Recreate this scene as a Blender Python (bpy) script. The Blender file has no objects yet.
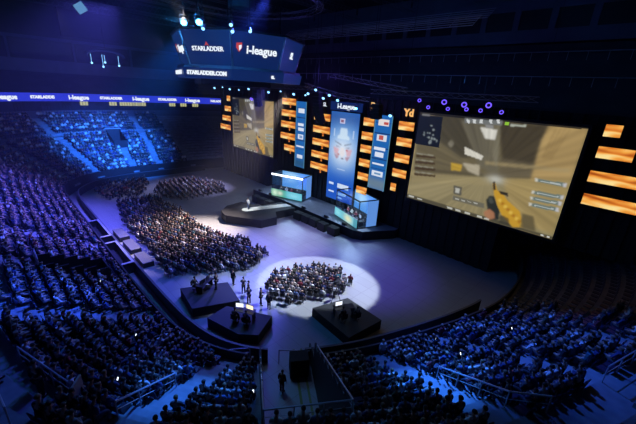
import bpy, bmesh, math, random
import numpy as np
from mathutils import Vector, Matrix
random.seed(7); RNG = np.random.RandomState(7)
PI = math.pi
SC = bpy.context.scene
COL = SC.collection

# ------------------------------------------------------------------ materials
def mat(name, col, rough=.7, metal=0., emit=0., ecol=None, bump=0, vary=0, vscale=3., spec=None):
    m = bpy.data.materials.new(name); m.use_nodes = True
    nt = m.node_tree; b = nt.nodes['Principled BSDF']
    b.inputs['Base Color'].default_value = (*col, 1)
    b.inputs['Roughness'].default_value = rough; b.inputs['Metallic'].default_value = metal
    if spec is not None: b.inputs['Specular IOR Level'].default_value = spec
    if emit:
        b.inputs['Emission Color'].default_value = (*(ecol or col), 1); b.inputs['Emission Strength'].default_value = emit
    if vary or bump:
        tc = nt.nodes.new('ShaderNodeTexCoord'); n = nt.nodes.new('ShaderNodeTexNoise'); n.inputs['Scale'].default_value = vscale
        nt.links.new(tc.outputs['Object'], n.inputs['Vector'])
        if vary:
            r = nt.nodes.new('ShaderNodeValToRGB')
            r.color_ramp.elements[0].position = .3; r.color_ramp.elements[1].position = .7
            r.color_ramp.elements[0].color = (*[c * (1 - vary) for c in col], 1)
            r.color_ramp.elements[1].color = (*[min(1, c * (1 + vary)) for c in col], 1)
            nt.links.new(n.outputs['Fac'], r.inputs['Fac']); nt.links.new(r.outputs['Color'], b.inputs['Base Color'])
        if bump:
            bp = nt.nodes.new('ShaderNodeBump'); bp.inputs['Strength'].default_value = bump
            nt.links.new(n.outputs['Fac'], bp.inputs['Height']); nt.links.new(bp.outputs['Normal'], b.inputs['Normal'])
    return m

def attr_mat(name, emission=None, rough=.8):
    m = bpy.data.materials.new(name); m.use_nodes = True; nt = m.node_tree
    a = nt.nodes.new('ShaderNodeAttribute'); a.attribute_name = 'Col'
    b = nt.nodes['Principled BSDF']; b.inputs['Roughness'].default_value = rough
    if emission:
        b.inputs['Base Color'].default_value = (.01, .01, .01, 1)
        nt.links.new(a.outputs['Color'], b.inputs['Emission Color']); b.inputs['Emission Strength'].default_value = emission
    else:
        nt.links.new(a.outputs['Color'], b.inputs['Base Color'])
    return m

def flame_mat():
    m = bpy.data.materials.new('flame_led'); m.use_nodes = True; nt = m.node_tree; b = nt.nodes['Principled BSDF']
    tc = nt.nodes.new('ShaderNodeTexCoord'); mp = nt.nodes.new('ShaderNodeMapping'); n = nt.nodes.new('ShaderNodeTexNoise')
    mp.inputs['Scale'].default_value = (.35, .35, 1.6); n.inputs['Scale'].default_value = 1.; n.inputs['Detail'].default_value = 1.5; n.inputs['Distortion'].default_value = .25
    r = nt.nodes.new('ShaderNodeValToRGB'); e = r.color_ramp.elements
    e[0].position = .33; e[0].color = (.30, .05, .005, 1); e[1].position = .66; e[1].color = (1, .75, .30, 1)
    x = e.new(.45); x.color = (.72, .19, .02, 1); x = e.new(.54); x.color = (.95, .42, .07, 1)
    nt.links.new(tc.outputs['Object'], mp.inputs['Vector']); nt.links.new(mp.outputs['Vector'], n.inputs['Vector'])
    nt.links.new(n.outputs['Fac'], r.inputs['Fac']); nt.links.new(r.outputs['Color'], b.inputs['Emission Color'])
    b.inputs['Emission Strength'].default_value = .95; b.inputs['Base Color'].default_value = (.01, .01, .01, 1)
    return m

def glass_mat(name, tint=(.8, .9, 1)):
    m = bpy.data.materials.new(name); m.use_nodes = True; nt = m.node_tree; nt.nodes.clear()
    o = nt.nodes.new('ShaderNodeOutputMaterial'); t = nt.nodes.new('ShaderNodeBsdfTransparent'); g = nt.nodes.new('ShaderNodeBsdfGlossy')
    t.inputs['Color'].default_value = (*tint, 1); g.inputs['Roughness'].default_value = .08; mx = nt.nodes.new('ShaderNodeMixShader'); mx.inputs[0].default_value = .07
    nt.links.new(t.outputs[0], mx.inputs[1]); nt.links.new(g.outputs[0], mx.inputs[2]); nt.links.new(mx.outputs[0], o.inputs[0])
    return m

M = dict(
    concrete=mat('stand_concrete', (.22, .23, .26), .8, vary=.2, vscale=1.2),
    darkwall=mat('dark_wall', (.035, .037, .05), .8, vary=.2, vscale=.4),
    fascia=mat('fascia_paint', (.10, .11, .16), .7, vary=.1, vscale=.5),
    ceiling=mat('ceiling_black', (.02, .02, .026), .9),
    black=mat('black_cloth', (.006, .006, .008), .9),
    black_metal=mat('black_metal', (.02, .02, .025), .45, .3),
    steel=mat('steel', (.30, .31, .34), .45, .6),
    rail=mat('rail_grey', (.45, .47, .52), .4, .3),
    truss=mat('truss_alu', (.16, .16, .19), .4, .6),
    boards=mat('board_black', (.015, .016, .02), .6),
    boardtop=mat('board_top_trim', (.09, .09, .11), .5),
    stage=mat('stage_deck', (.16, .16, .19), .5, vary=.15, vscale=.8),
    stageskirt=mat('stage_skirt', (.012, .012, .016), .8, bump=.3, vscale=4),
    carpet=mat('runway_light_strip', (.62, .58, .50), .6, vary=.1, vscale=3),
    seat=mat('seat_plastic', (.015, .018, .05), .5),
    seat2=mat('seat_frame', (.03, .03, .035), .5, .4),
    skin=mat('skin', (.45, .28, .21), .6),
    eye=mat('eye_dark', (.02, .015, .01), .3),
    hair=mat('hair_brown', (.03, .02, .015), .7), hair2=mat('hair_black', (.008, .007, .007), .7), hair3=mat('hair_blond', (.20, .13, .06), .7),
    jeans=mat('trousers_denim', (.035, .05, .10), .8), trousers=mat('trousers_dark', (.015, .015, .02), .8),
    vest=mat('vest_olive', (.22, .16, .03), .8),
    flame=flame_mat(), glass=glass_mat('booth_glass'), screenpaint=attr_mat('led_screen', .82), banner=attr_mat('led_banner', .95),
    bluled=mat('blue_led', (0, 0, 0), .5, emit=.62, ecol=(.035, .06, .95)),
    navyled=mat('navy_led', (0, 0, 0), .5, emit=.60, ecol=(.006, .026, .155)),
    white=mat('white_led', (0, 0, 0), .5, emit=1.0, ecol=(.85, .92, 1)),
    whitebar=mat('white_light_bar', (0, 0, 0), .5, emit=3., ecol=(.85, .93, 1)),
    orange=mat('orange_led', (0, 0, 0), .5, emit=.95, ecol=(1, .52, .15)), redled=mat('red_led', (0, 0, 0), .5, emit=.6, ecol=(.8, .08, .05)),
    bluew=mat('lamp_bluewhite', (0, 0, 0), .5, emit=2.6, ecol=(.25, .6, 1)), lampcyan=mat('lamp_cyan', (0, 0, 0), .5, emit=9, ecol=(.10, .5, 1)),
    purple=mat('lamp_purple', (0, 0, 0), .5, emit=1.6, ecol=(.16, .09, 1)),
    warmwin=mat('lit_suite_interior', (0, 0, 0), .5, emit=.75, ecol=(.62, .62, .28), vary=0),
    dimwin=mat('dark_suite_interior', (.008, .009, .012), .5),
    cyanled=mat('cyan_led', (0, 0, 0), .5, emit=.5, ecol=(.18, .5, .72)),
    sidepan=mat('blue_side_glow', (0, 0, 0), .5, emit=.8, ecol=(.13, .33, .85)),
    monitor=mat('monitor_glow', (0, 0, 0), .5, emit=1.3, ecol=(.85, .9, 1)), monitor_warm=mat('monitor_warm', (0, 0, 0), .5, emit=1.3, ecol=(1, .85, .55)),
    phone=mat('phone_glow', (0, 0, 0), .5, emit=2, ecol=(.8, .9, 1)),
    yellowtape=mat('yellow_green_tape', (.20, .21, .05), .6),
    beige=mat('beige_panel', (.35, .30, .22), .7),
    crowdcol=attr_mat('crowd_clothes'),
)
JK = dict(navy=(.03, .045, .14), black=(.014, .014, .018), charcoal=(.05, .05, .06), grey=(.22, .22, .24), white=(.62, .62, .62),
          denim=(.07, .12, .26), teal=(.04, .16, .20), maroon=(.18, .02, .03), olive=(.09, .09, .05), cream=(.45, .40, .32))
JM = {k: mat('jacket_' + k, v, .85) for k, v in JK.items()}
JKEYS = ['navy', 'black', 'charcoal', 'grey', 'white', 'denim', 'teal', 'maroon', 'olive', 'cream']
JP = np.array([.14, .30, .18, .08, .14, .05, .02, .03, .02, .04]); JP = JP / JP.sum()

# floor: grey resin with panel joints
def floor_mat():
    m = bpy.data.materials.new('arena_floor'); m.use_nodes = True; nt = m.node_tree; b = nt.nodes['Principled BSDF']
    tc = nt.nodes.new('ShaderNodeTexCoord'); br = nt.nodes.new('ShaderNodeTexBrick'); br.inputs['Scale'].default_value = 1
    br.inputs['Brick Width'].default_value = 2.4; br.inputs['Row Height'].default_value = 1.2; br.inputs['Mortar Size'].default_value = .02; br.offset = 0
    br.inputs['Color1'].default_value = (.33, .33, .35, 1); br.inputs['Color2'].default_value = (.30, .30, .32, 1); br.inputs['Mortar'].default_value = (.22, .22, .24, 1)
    nt.links.new(tc.outputs['Object'], br.inputs['Vector']); nt.links.new(br.outputs['Color'], b.inputs['Base Color'])
    b.inputs['Roughness'].default_value = .38
    return m
M['floor'] = floor_mat()

# ------------------------------------------------------------------ mesh builder
class MB:
    def __init__(s): s.v = []; s.f = []; s.mi = []; s.cur = 0
    def add(s, vs, fs):
        o = len(s.v); s.v += [tuple(v) for v in vs]; s.f += [tuple(i + o for i in f) for f in fs]; s.mi += [s.cur] * len(fs); return s
    def box(s, x0, x1, y0, y1, z0, z1, mx=None):
        vs = [Vector(p) for p in ((x0, y0, z0), (x1, y0, z0), (x1, y1, z0), (x0, y1, z0), (x0, y0, z1), (x1, y0, z1), (x1, y1, z1), (x0, y1, z1))]
        if mx: vs = [mx @ v for v in vs]
        return s.add(vs, [(0, 3, 2, 1), (4, 5, 6, 7), (0, 1, 5, 4), (1, 2, 6, 5), (2, 3, 7, 6), (3, 0, 4, 7)])
    def prism(s, poly, z0, z1):
        n = len(poly)
        a = sum(poly[i][0] * poly[(i + 1) % n][1] - poly[(i + 1) % n][0] * poly[i][1] for i in range(n))
        if a < 0: poly = poly[::-1]
        vs = [(x, y, z0) for x, y in poly] + [(x, y, z1) for x, y in poly]
        return s.add(vs, [tuple(range(n))[::-1], tuple(range(n, 2 * n))] + [(i, (i + 1) % n, (i + 1) % n + n, i + n) for i in range(n)])
    def tube(s, pts, r, seg=6, r2=None):
        pts = [Vector(p) for p in pts]; n = len(pts); vs = []; fs = []
        for i, p in enumerate(pts):
            d = (pts[min(i + 1, n - 1)] - pts[max(i - 1, 0)]).normalized()
            a = d.orthogonal().normalized() if abs(d.z) > .99 else d.cross(Vector((0, 0, 1))).normalized()
            b = d.cross(a); rr = r if r2 is None else r + (r2 - r) * i / (n - 1)
            for k in range(seg):
                t = 2 * PI * k / seg; vs.append(p + a * math.cos(t) * rr + b * math.sin(t) * rr)
        for i in range(n - 1):
            for k in range(seg):
                k2 = (k + 1) % seg; fs.append((i * seg + k, i * seg + k2, (i + 1) * seg + k2, (i + 1) * seg + k))
        fs += [tuple(range(seg))[::-1], tuple(range((n - 1) * seg, n * seg))]
        return s.add(vs, fs)
    def ring(s, c, R, r, axis='z', seg=20, sub=6, mx=None):
        vs = []; fs = []
        for i in range(seg):
            a = 2 * PI * i / seg
            for k in range(sub):
                b = 2 * PI * k / sub; q = Vector(((R + r * math.cos(b)) * math.cos(a), (R + r * math.cos(b)) * math.sin(a), r * math.sin(b)))
                if mx: q = mx @ q
                vs.append(Vector(c) + q)
        for i in range(seg):
            for k in range(sub):
                i2 = (i + 1) % seg; k2 = (k + 1) % sub; fs.append((i * sub + k, i2 * sub + k, i2 * sub + k2, i * sub + k2))
        return s.add(vs, fs)
    def ball(s, c, rx, ry=None, rz=None, seg=10, rings=7, zmin=-1.):
        ry = ry or rx; rz = rz or rx; vs = []; fs = []
        for i in range(rings + 1):
            ph = -PI / 2 + PI * i / rings
            for k in range(seg):
                t = 2 * PI * k / seg
                vs.append((c[0] + rx * math.cos(ph) * math.cos(t), c[1] + ry * math.cos(ph) * math.sin(t), c[2] + rz * max(zmin, math.sin(ph))))
        for i in range(rings):
            for k in range(seg):
                k2 = (k + 1) % seg; fs.append((i * seg + k, i * seg + k2, (i + 1) * seg + k2, (i + 1) * seg + k))
        return s.add(vs, fs)
    def mesh(s, name, mats, smooth=False):
        me = bpy.data.meshes.new(name); me.from_pydata(s.v, [], s.f)
        for m in (mats if isinstance(mats, (list, tuple)) else [mats]): me.materials.append(M[m] if isinstance(m, str) else m)
        me.polygons.foreach_set('material_index', s.mi)
        if smooth: me.polygons.foreach_set('use_smooth', [True] * len(s.f))
        me.validate(); me.update(); return me
    def build(s, name, mats, parent=None, smooth=False, **tg):
        o = bpy.data.objects.new(name, s.mesh(name, mats, smooth)); COL.objects.link(o)
        if parent: o.parent = parent
        return tag(o, **tg)

def tag(o, label=None, cat=None, group=None, kind=None):
    if label: o['label'] = label
    if cat: o['category'] = cat
    if group: o['group'] = group
    if kind: o['kind'] = kind
    return o
def thing(name, label, cat, loc=(0, 0, 0), rz=0, group=None):
    o = bpy.data.objects.new(name, None); COL.objects.link(o); o.location = loc; o.rotation_euler = (0, 0, rz)
    o.empty_display_size = .1
    return tag(o, label, cat, group)
def copy_tree(o, parent=None):
    c = o.copy(); COL.objects.link(c); c.parent = parent
    for ch in KIDS.get(o.name, []): copy_tree(ch, c)
    return c
KIDS = {}
def reg(o):          # remember the children of a prototype
    KIDS[o.name] = list(o.children)
    for c in o.children: reg(c)
    return o
def mesh_obj(name, me, parent=None):
    o = bpy.data.objects.new(name, me); COL.objects.link(o); o.parent = parent; return o
def struct(mb, name, mats, smooth=False): return mb.build(name, mats, None, smooth, kind='structure')

def text_mesh(s, size, depth=.03, align='CENTER', bold=0.):
    cu = bpy.data.curves.new('lettering', 'FONT'); cu.body = s; cu.size = size; cu.extrude = depth; cu.align_x = align; cu.align_y = 'CENTER'; cu.offset = bold
    cu.resolution_u = 3
    o = bpy.data.objects.new('lettering', cu); COL.objects.link(o)
    me = bpy.data.meshes.new_from_object(o.evaluated_get(bpy.context.evaluated_depsgraph_get()))
    bpy.data.objects.remove(o); return me
def text(s, size, name, m, parent, loc, rot=(PI / 2, 0, 0), sx=1., bold=0., depth=.03):
    bpy.context.view_layer.update()
    me = text_mesh(s, size, depth, bold=bold); me.materials.clear(); me.materials.append(M[m])
    o = mesh_obj(name, me, parent); o.location = loc; o.rotation_euler = rot; o.scale = (sx, 1, 1); return o

# ------------------------------------------------------------------ camera
F = 332.; CAMZ = 19.
th = math.atan(121.6 / F); ro = math.atan(56 / 906.); az = math.radians(44.6)
def _cam():
    fwd = np.array([0, math.cos(th), -math.sin(th)]); right = np.array([1., 0, 0]); up = np.cross(right, fwd)
    R = math.cos(ro) * right + math.sin(ro) * up; U = np.cross(R, fwd)
    u = np.array([math.cos(az), -math.sin(az), 0]); n = np.array([math.sin(az), math.cos(az), 0]); z = np.array([0, 0, 1.])
    T = lambda v: np.array([v @ u, v @ n, v @ z])
    return T(fwd), T(R), T(U)
FW, RT, UP = _cam()
cam = bpy.data.objects.new('camera', bpy.data.cameras.new('camera')); COL.objects.link(cam)
cam.matrix_world = Matrix(((RT[0], UP[0], -FW[0], 0), (RT[1], UP[1], -FW[1], 0), (RT[2], UP[2], -FW[2], CAMZ), (0, 0, 0, 1)))
cam.data.sensor_width = 36; cam.data.lens = F / 636 * 36; cam.data.clip_end = 400; cam.data.clip_start = .1
SC.camera = cam
CP = np.array([0, 0, CAMZ])
def px(p):
    v = np.asarray(p, float) - CP; k = v @ FW
    return (318 + F * (v @ RT) / k, 212 - F * (v @ UP) / k, k) if k > .1 else (-999, -999, -1)
def inview(p, m=6):
    x, y, k = px(p); return k > 0 and -m < x < 636 + m and -m < y < 424 + m

# ------------------------------------------------------------------ bowl contour
PTS = [(-7.7, 31), (-8.6, 26.5), (-10.2, 21.5), (-12.2, 16.5), (-14.6, 12.6), (-17.3, 10.2), (-21, 8.9), (-28, 8.5), (-45, 8.5), (-62, 8.7), (-67, 10.2),
       (-70.5, 14), (-72, 20), (-72, 28), (-72, 36), (-70, 43), (-63, 47), (-50, 47.5), (-30, 47.5), (-16, 46.5), (-10, 43), (-8, 37)]
def _contour():
    o = []; n = len(PTS)
    for i in range(n):
        p0, p1, p2, p3 = [np.array(PTS[(i + k - 1) % n], float) for k in range(4)]
        for j in range(12):
            t = j / 12; o.append(.5 * ((2 * p1) + (-p0 + p2) * t + (2 * p0 - 5 * p1 + 4 * p2 - p3) * t * t + (-p0 + 3 * p1 - 3 * p2 + p3) * t ** 3))
    P = np.array(o); Q = np.vstack([P, P[:1]]); L = np.r_[0, np.cumsum(np.linalg.norm(np.diff(Q, axis=0), axis=1))]
    K = 512; ls = np.linspace(0, L[-1], K, endpoint=False)
    R = np.c_[np.interp(ls, L, Q[:, 0]), np.interp(ls, L, Q[:, 1])]
    for _ in range(10): R = .25 * np.roll(R, 1, 0) + .5 * R + .25 * np.roll(R, -1, 0)
    T = np.roll(R, -1, 0) - np.roll(R, 1, 0); N = np.c_[T[:, 1], -T[:, 0]]; N /= np.linalg.norm(N, axis=1)[:, None]
    if (N[100] @ (R[100] - R.mean(0))) < 0: N = -N
    for _ in range(30):
        N = .25 * np.roll(N, 1, 0) + .5 * N + .25 * np.roll(N, -1, 0); N /= np.linalg.norm(N, axis=1)[:, None]
    return R, N, L[-1]
CR, CN, CL = _contour(); K = len(CR)
def cpt(l, d):
    f = (l % CL) / CL * K; i = int(f) % K; t = f - int(f); j = (i + 1) % K
    P = CR[i] * (1 - t) + CR[j] * t; N = CN[i] * (1 - t) + CN[j] * t; N /= np.linalg.norm(N)
    return P + N * d, N

NR1, NR2 = 12, 6
TREAD = .85; RISE = .5; D0 = 1.8
rows = [(D0 + TREAD * i, 1.5 + RISE * i) for i in range(NR1)]
WALK0 = D0 + TREAD * NR1; WALK1 = WALK0 + 1.7; WALKZ = rows[-1][1] + .5
rows += [(WALK1 + TREAD * i, WALKZ + .5 + RISE * i) for i in range(NR2)]
TOPD = WALK1 + TREAD * NR2; TOPZ = rows[-1][1]
def profile():
    p = [(D0, 0.)]
    for i, (d, z) in enumerate(rows):
        if i == NR1: p += [(WALK0, WALKZ), (WALK1, WALKZ)]
        p += [(d, z), (d + TREAD, z)]
    return p
# tunnel rectangle in plan, cut through the lower seats
TO = np.array([-15.9, 11.1]); TA = np.array([.83, -.56]); TA /= np.linalg.norm(TA); TB = np.array([-TA[1], TA[0]])
TLEN, TWID = 9.6, 3.6
def in_tunnel(p, m=0.): q = np.asarray(p) - TO; a = q @ TA; b = q @ TB; return -3 - m < a < TLEN + m and -m < b < TWID + m
# small vomitory with dark opening in the left side seats
VO, VN = cpt(37.6, 3.2); VA = VN; VB = np.array([-VA[1], VA[0]]); VLEN, VWID = 4.4, 2.2
def in_vom(p, m=0.): q = np.asarray(p) - VO; a = q @ VA; b = q @ VB; return -m < a < VLEN + m and abs(b) < VWID / 2 + m
# second one at the far end (bright top edge)
WO, WN = cpt(86.0, 8.2); WB = np.array([-WN[1], WN[0]]); WLEN, WWID = 3.8, 2.6
def in_wom(p, m=0.): q = np.asarray(p) - WO; a = q @ WN; b = q @ WB; return -m < a < WLEN + m and abs(b) < WWID / 2 + m

def stands():
    prof = profile(); l0, l1 = -16., 112.
    n = int((l1 - l0) / .4); ls = np.linspace(l0, l1, n)
    V = []; 
    for l in ls:
        P, N = cpt(l, 0)
        for d, z in prof: q = P + N * d; V.append((q[0], q[1], z))
    m = len(prof)
    Fc = [(i * m + j, i * m + j + 1, (i + 1) * m + j + 1, (i + 1) * m + j) for i in range(n - 1) for j in range(m - 1)]
    bm = bmesh.new(); bv = [bm.verts.new(v) for v in V]
    for f in Fc: bm.faces.new([bv[k] for k in f])
    def cut(O, A, B, a0, a1, b0, b1):
        for (pt, no) in ((O + A * a0, A), (O + A * a1, A), (O + B * b0, B), (O + B * b1, B)):
            C = O + A * (a0 + a1) / 2 + B * (b0 + b1) / 2; R = max(a1 - a0, b1 - b0)
            fs = [f for f in bm.faces if (f.calc_center_median().xy - Vector(C)).length < R + 1]
            gm = list({e for f in fs for e in f.edges}) + list({v for f in fs for v in f.verts}) + fs
            bmesh.ops.bisect_plane(bm, geom=gm, plane_co=(*pt, 0), plane_no=(*no, 0))
        dl = []
        for f in bm.faces:
            c = np.array(f.calc_center_median().xy) - O
            if a0 < c @ A < a1 and b0 < c @ B < b1: dl.append(f)
        bmesh.ops.delete(bm, geom=dl, context='FACES')
    cut(TO, TA, TB, -3, TLEN, 0, TWID)
    cut(VO, VA, VB, 0, VLEN, -VWID / 2, VWID / 2)
    cut(WO, WN, WB, 0, WLEN, -WWID / 2, WWID / 2)
    bmesh.ops.recalc_face_normals(bm, faces=bm.faces)
    me = bpy.data.meshes.new('floor_stands'); bm.to_mesh(me); bm.free(); me.materials.append(M['concrete'])
    o = mesh_obj('floor_stands', me); o['kind'] = 'structure'
stands()

def sweep(name, prof, m, l0, l1, closed=True, step=.5, smooth=False, kind='structure'):
    n = max(2, int((l1 - l0) / step)); ls = np.linspace(l0, l1, n); k = len(prof); b = MB(); vs = []
    for l in ls:
        P, N = cpt(l, 0)
        for d, z in prof: q = P + N * d; vs.append((q[0], q[1], z))
    fs = [(i * k + j, i * k + (j + 1) % k, (i + 1) * k + (j + 1) % k, (i + 1) * k + j) for i in range(n - 1) for j in range(k if closed else k - 1)]
    if closed: fs += [tuple(range(k))[::-1], tuple((n - 1) * k + j for j in range(k))]
    b.add(vs, fs); return b, name, m
def rect(d0, d1, z0, z1): return [(d0, z0), (d1, z0), (d1, z1), (d0, z1)]
def struct_sweep(name, prof, m, l0, l1, **k): b, n, mm = sweep(name, prof, m, l0, l1, **k); return struct(b, n, mm)

# setting ------------------------------------------------------------
b = MB(); b.box(-130, 40, -40, 75, -.3, 0); struct(b, 'floor', 'floor')
b = MB(); b.box(-130, 40, -45, 80, 35, 35.3); struct(b, 'ceiling', 'ceiling')
b = MB(); b.box(-131, -130, -45, 80, 0, 35); struct(b, 'wall_left', 'darkwall')
b = MB(); b.box(-130, 40, 79, 80, 0, 35); struct(b, 'wall_back', 'darkwall')
b = MB(); b.box(40, 41, -45, 80, 0, 35); struct(b, 'wall_right', 'darkwall')
# rink boards, left run and right run with the gap of the gate between them
def boards(l0, l1):
    t = struct_sweep('wall_boards', rect(0, .12, 0, 1.15), 'boards', l0, l1)
    struct_sweep('trim_boards', rect(-.03, .15, 1.15, 1.22), 'boardtop', l0, l1)
boards(.4, 18.6); boards(21.3, 100)
struct_sweep('wall_stand_front', rect(D0 - .14, D0 - .002, 0, 2.2), 'boards', -14, 17.6)
struct_sweep('wall_stand_front', rect(D0 - .14, D0 - .002, 0, 2.2), 'boards', 22.3, 108)
# parapet, suites and LED ribbon ring at the back of the lower tier
struct_sweep('wall_parapet', rect(TOPD, TOPD + .3, 8, TOPZ + 1.35), 'fascia', 66, 112)
struct_sweep('floor_suites', rect(TOPD + .3, TOPD + 5, 10.6, 11.), 'darkwall', 66, 112)
struct_sweep('wall_suites', rect(TOPD + 2.2, TOPD + 2.5, 11., 15.4), 'darkwall', 66, 112)
struct_sweep('wall_upper_tier', [(TOPD + 1.2, 15.3), (TOPD + 2.5, 15.3), (TOPD + 9, 18.9), (TOPD + 9, 19.2), (TOPD + 2.5, 16.)], 'darkwall', 66, 112)
b_, n_, m_ = sweep('advertising_ribbon', rect(TOPD + .9, TOPD + 1.15, 13.65, 15.25), 'bluled', 68, 111)
ribbon = b_.build('advertising_ribbon', 'bluled', None, label='long blue LED ribbon running above the lit suites at the far end', cat='LED screen')
_l = np.linspace(69, 111, 600); _p = np.array([cpt(q, TOPD + .9)[0] for q in _l]); _c = np.r_[0, np.cumsum(np.linalg.norm(np.diff(_p, axis=0), axis=1))]
for k, l in enumerate(np.interp(np.arange(2.5, _c[-1] - 3, 6.4), _c, _l)):
    P, N = cpt(l, TOPD + .86); rz = math.atan2(N[0], -N[1]) + PI if False else math.atan2(-N[0], N[1])
    s = 'STARLADDER' if k % 4 == 1 else 'i-league'
    if k % 4 == 3: s = 'STARLADDER'
    o = text(s, 1.25 if s == 'i-league' else .75, 'lettering', 'white', ribbon, (P[0], P[1], 14.45), (PI / 2, 0, rz), bold=.05)
# suite bays behind the glass: dark ones and the yellow-lit ones
for k, l in enumerate(np.arange(69, 111, 1.75)):
    P, N = cpt(l, TOPD + 2.15); rz = math.atan2(-N[0], N[1])
    mx = Matrix.Translation((P[0], P[1], 0)) @ Matrix.Rotation(rz, 4, 'Z')
    x, y, _ = px((P[0], P[1], 13.3))
    lit = 76 < x < 93 or 104 < x < 143 or 180 < x < 206 or 168 < x < 174
    b = MB(); b.box(-.78, .78, -.02, 0, 12.75, 13.65, mx); w = struct(b, 'window_%d' % (k + 1), 'warmwin' if lit else 'dimwin')
    b = MB()
    for xx in (-.86, -.3, .25, .8): b.box(xx, xx + .06, -.06, .0, 11.3, 13.7, mx)
    b.box(-.9, .9, -.07, 0, 12.65, 12.75, mx); b.build('window_frame', 'black_metal', w)
# wall bands of the far end above the ribbon
b = MB(); b.box(-107.5, -107, -20, 62, 18.6, 35); struct(b, 'wall_far_end', 'darkwall')
b = MB(); b.box(-107, -100.4, -20, 62, 18.9, 19.3); b.box(-100.8, -100.4, -20, 62, 19.3, 21.8); struct(b, 'wall_press_level', 'fascia')
b = MB()
for y0 in (-3.2, 6.9, 19.2, 32):
    b.box(-106.9, -106.5, y0, y0 + .5, 22, 26.4)
b.box(-106.9, -106.4, -20, 60, 26.2, 26.9); struct(b, 'trim_press_windows', 'fascia')
for k, (y0, y1) in enumerate([(-2.5, 6.7), (7.6, 19), (20, 31.6)]):
    b = MB(); b.box(-106.95, -106.8, y0, y1, 23.2, 26.1); struct(b, 'window_%d' % (40 + k), 'dimwin')
b = MB(); b.box(-104, -103.4, 17, 29, 27.4, 33.4); struct(b, 'window_50', 'black').name = 'window_50'
# upper tier and suite ring along the far long side
b = MB()
for i in range(14):
    b.box(-110, 30, 44 + i * .95, 44 + (i + 1) * .95, 17.2 + i * .72 - .8, 17.2 + i * .72)
struct(b, 'floor_upper_tier', 'darkwall')
b = MB(); b.box(-110, 32, 57.8, 58.3, 27., 28.7); b.box(-110, 32, 57.8, 58.2, 31.2, 32.6)
for k in range(26): b.box(-98 + k * 4.6, -97.2 + k * 4.6, 57.8, 58.2, 28.7, 31.2)
b.box(-110, 32, 59.2, 59.6, 28.7, 35); struct(b, 'wall_suite_ring', 'fascia')
for k in range(26):
    b = MB(); b.box(-97.2 + k * 4.6, -93.4 + k * 4.6, 58., 58.1, 28.7, 31.2); struct(b, 'window_%d' % (60 + k), 'dimwin')
b = MB()
for yy, zz in ((52.9, 24.2), (48.1, 21.)):
    b.tube([(-75, yy, zz + 1), (25, yy, zz + 1)], .05)
    for k in range(50): b.tube([(-75 + 2 * k, yy, zz), (-75 + 2 * k, yy, zz + 1)], .03, 4)
b.build('guard_rail', 'rail', None, label='long thin guard rail across the dark upper tier above the right screen', cat='railing')

# tunnel
def tb(a0, a1, b0, b1, z0, z1, mb):
    P = [TO + TA * a0 + TB * b0, TO + TA * a1 + TB * b0, TO + TA * a1 + TB * b1, TO + TA * a0 + TB * b1]
    mb.prism([tuple(p) for p in P], z0, z1)
b = MB(); prof = rows
for i, (d, z) in enumerate(rows[:10]):
    for b0, b1 in ((-.12, .0), (TWID, TWID + .12)): tb(-.3 + i * .99, -.3 + (i + 1) * .99, b0, b1, 0, max(1.1, z + (.4 if i > 1 else -.4)), b)
TZ = 6.0
tb(TLEN, TLEN + .15, -.1, TWID + .1, 2.6, TZ, b)
struct(b, 'wall_tunnel', 'boards')
b = MB(); tb(-1.0, TLEN + 4, 2.45, 2.62, .002, .012, b); b.build('floor_tape', 'yellowtape', None, label='left yellow-green cable cover strip running along the tunnel floor', cat='cable cover')
b = MB(); tb(-1.0, TLEN + 4, 3.05, 3.2, .002, .012, b); b.build('floor_tape', 'yellowtape', None, label='right yellow-green cable cover strip along the tunnel wall', cat='cable cover')

def railing(name, pts, h, label, cat='railing', m='rail', mid=True, post=1.2, r=.03):
    root = thing(name, label, cat, tuple(pts[0])); O = Vector(pts[0])
    b = MB(); q = [Vector(p) - O + Vector((0, 0, h)) for p in pts]; b.tube(q, r * 1.3); b.build('handrail', m, root)
    if mid: b = MB(); b.tube([v - Vector((0, 0, h * .45)) for v in q], r * .7, 4); b.build('mid_rail', m, root)
    tot = 0
    for i in range(len(pts) - 1):
        A = Vector(pts[i]) - O; B = Vector(pts[i + 1]) - O; n = max(1, round((B - A).length / post))
        for k in range(n + (i == len(pts) - 2)):
            p = A.lerp(B, k / n); b = MB(); b.tube([p, p + Vector((0, 0, h))], r, 5); b.build('post', m, root)
    return root
def t3(a, bb, z): p = TO + TA * a + TB * bb; return (p[0], p[1], z)
railing('guard_rail', [t3(TLEN, -.05, TZ), t3(TLEN, TWID + .05, TZ)], .95, 'pale guard rail across the back edge of the tunnel opening')
railing('guard_rail', [t3(1.4, -.06, 1.6), t3(TLEN, -.06, 6.1)], .85, 'sloping guard rail down the left wall of the tunnel')
railing('guard_rail', [t3(2.2, TWID + .06, 2.3), t3(TLEN, TWID + .06, 6.1)], .85, 'sloping guard rail down the right wall of the tunnel')
def c3(l, d, z): p, _ = cpt(l, d); return (p[0], p[1], z)
railing('guard_rail', [c3(23.35, 7.0, 4.5), c3(23.3, 10.4, 6.5)], .9, 'slanting handrail on the upper left edge of the bright blue left stair')
railing('guard_rail', [c3(14.0, 7.6, 4.9), c3(13.9, 11.2, 7.0), c3(13.2, 12.2, 7.5)], .9, 'long pale handrail beside the bright blue stair at lower right')
railing('guard_rail', [c3(9.8, 12.1, 7.5), c3(5.5, 12.1, 7.5), c3(2., 12.1, 7.5)], .9, 'handrail running up to the right picture edge above the teal walkway')
railing('guard_rail', [c3(26.5, 10.35, 6.5), c3(24.5, 10.35, 6.5)], .9, 'handrail behind the seats at lower left beside the beige panel')
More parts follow.
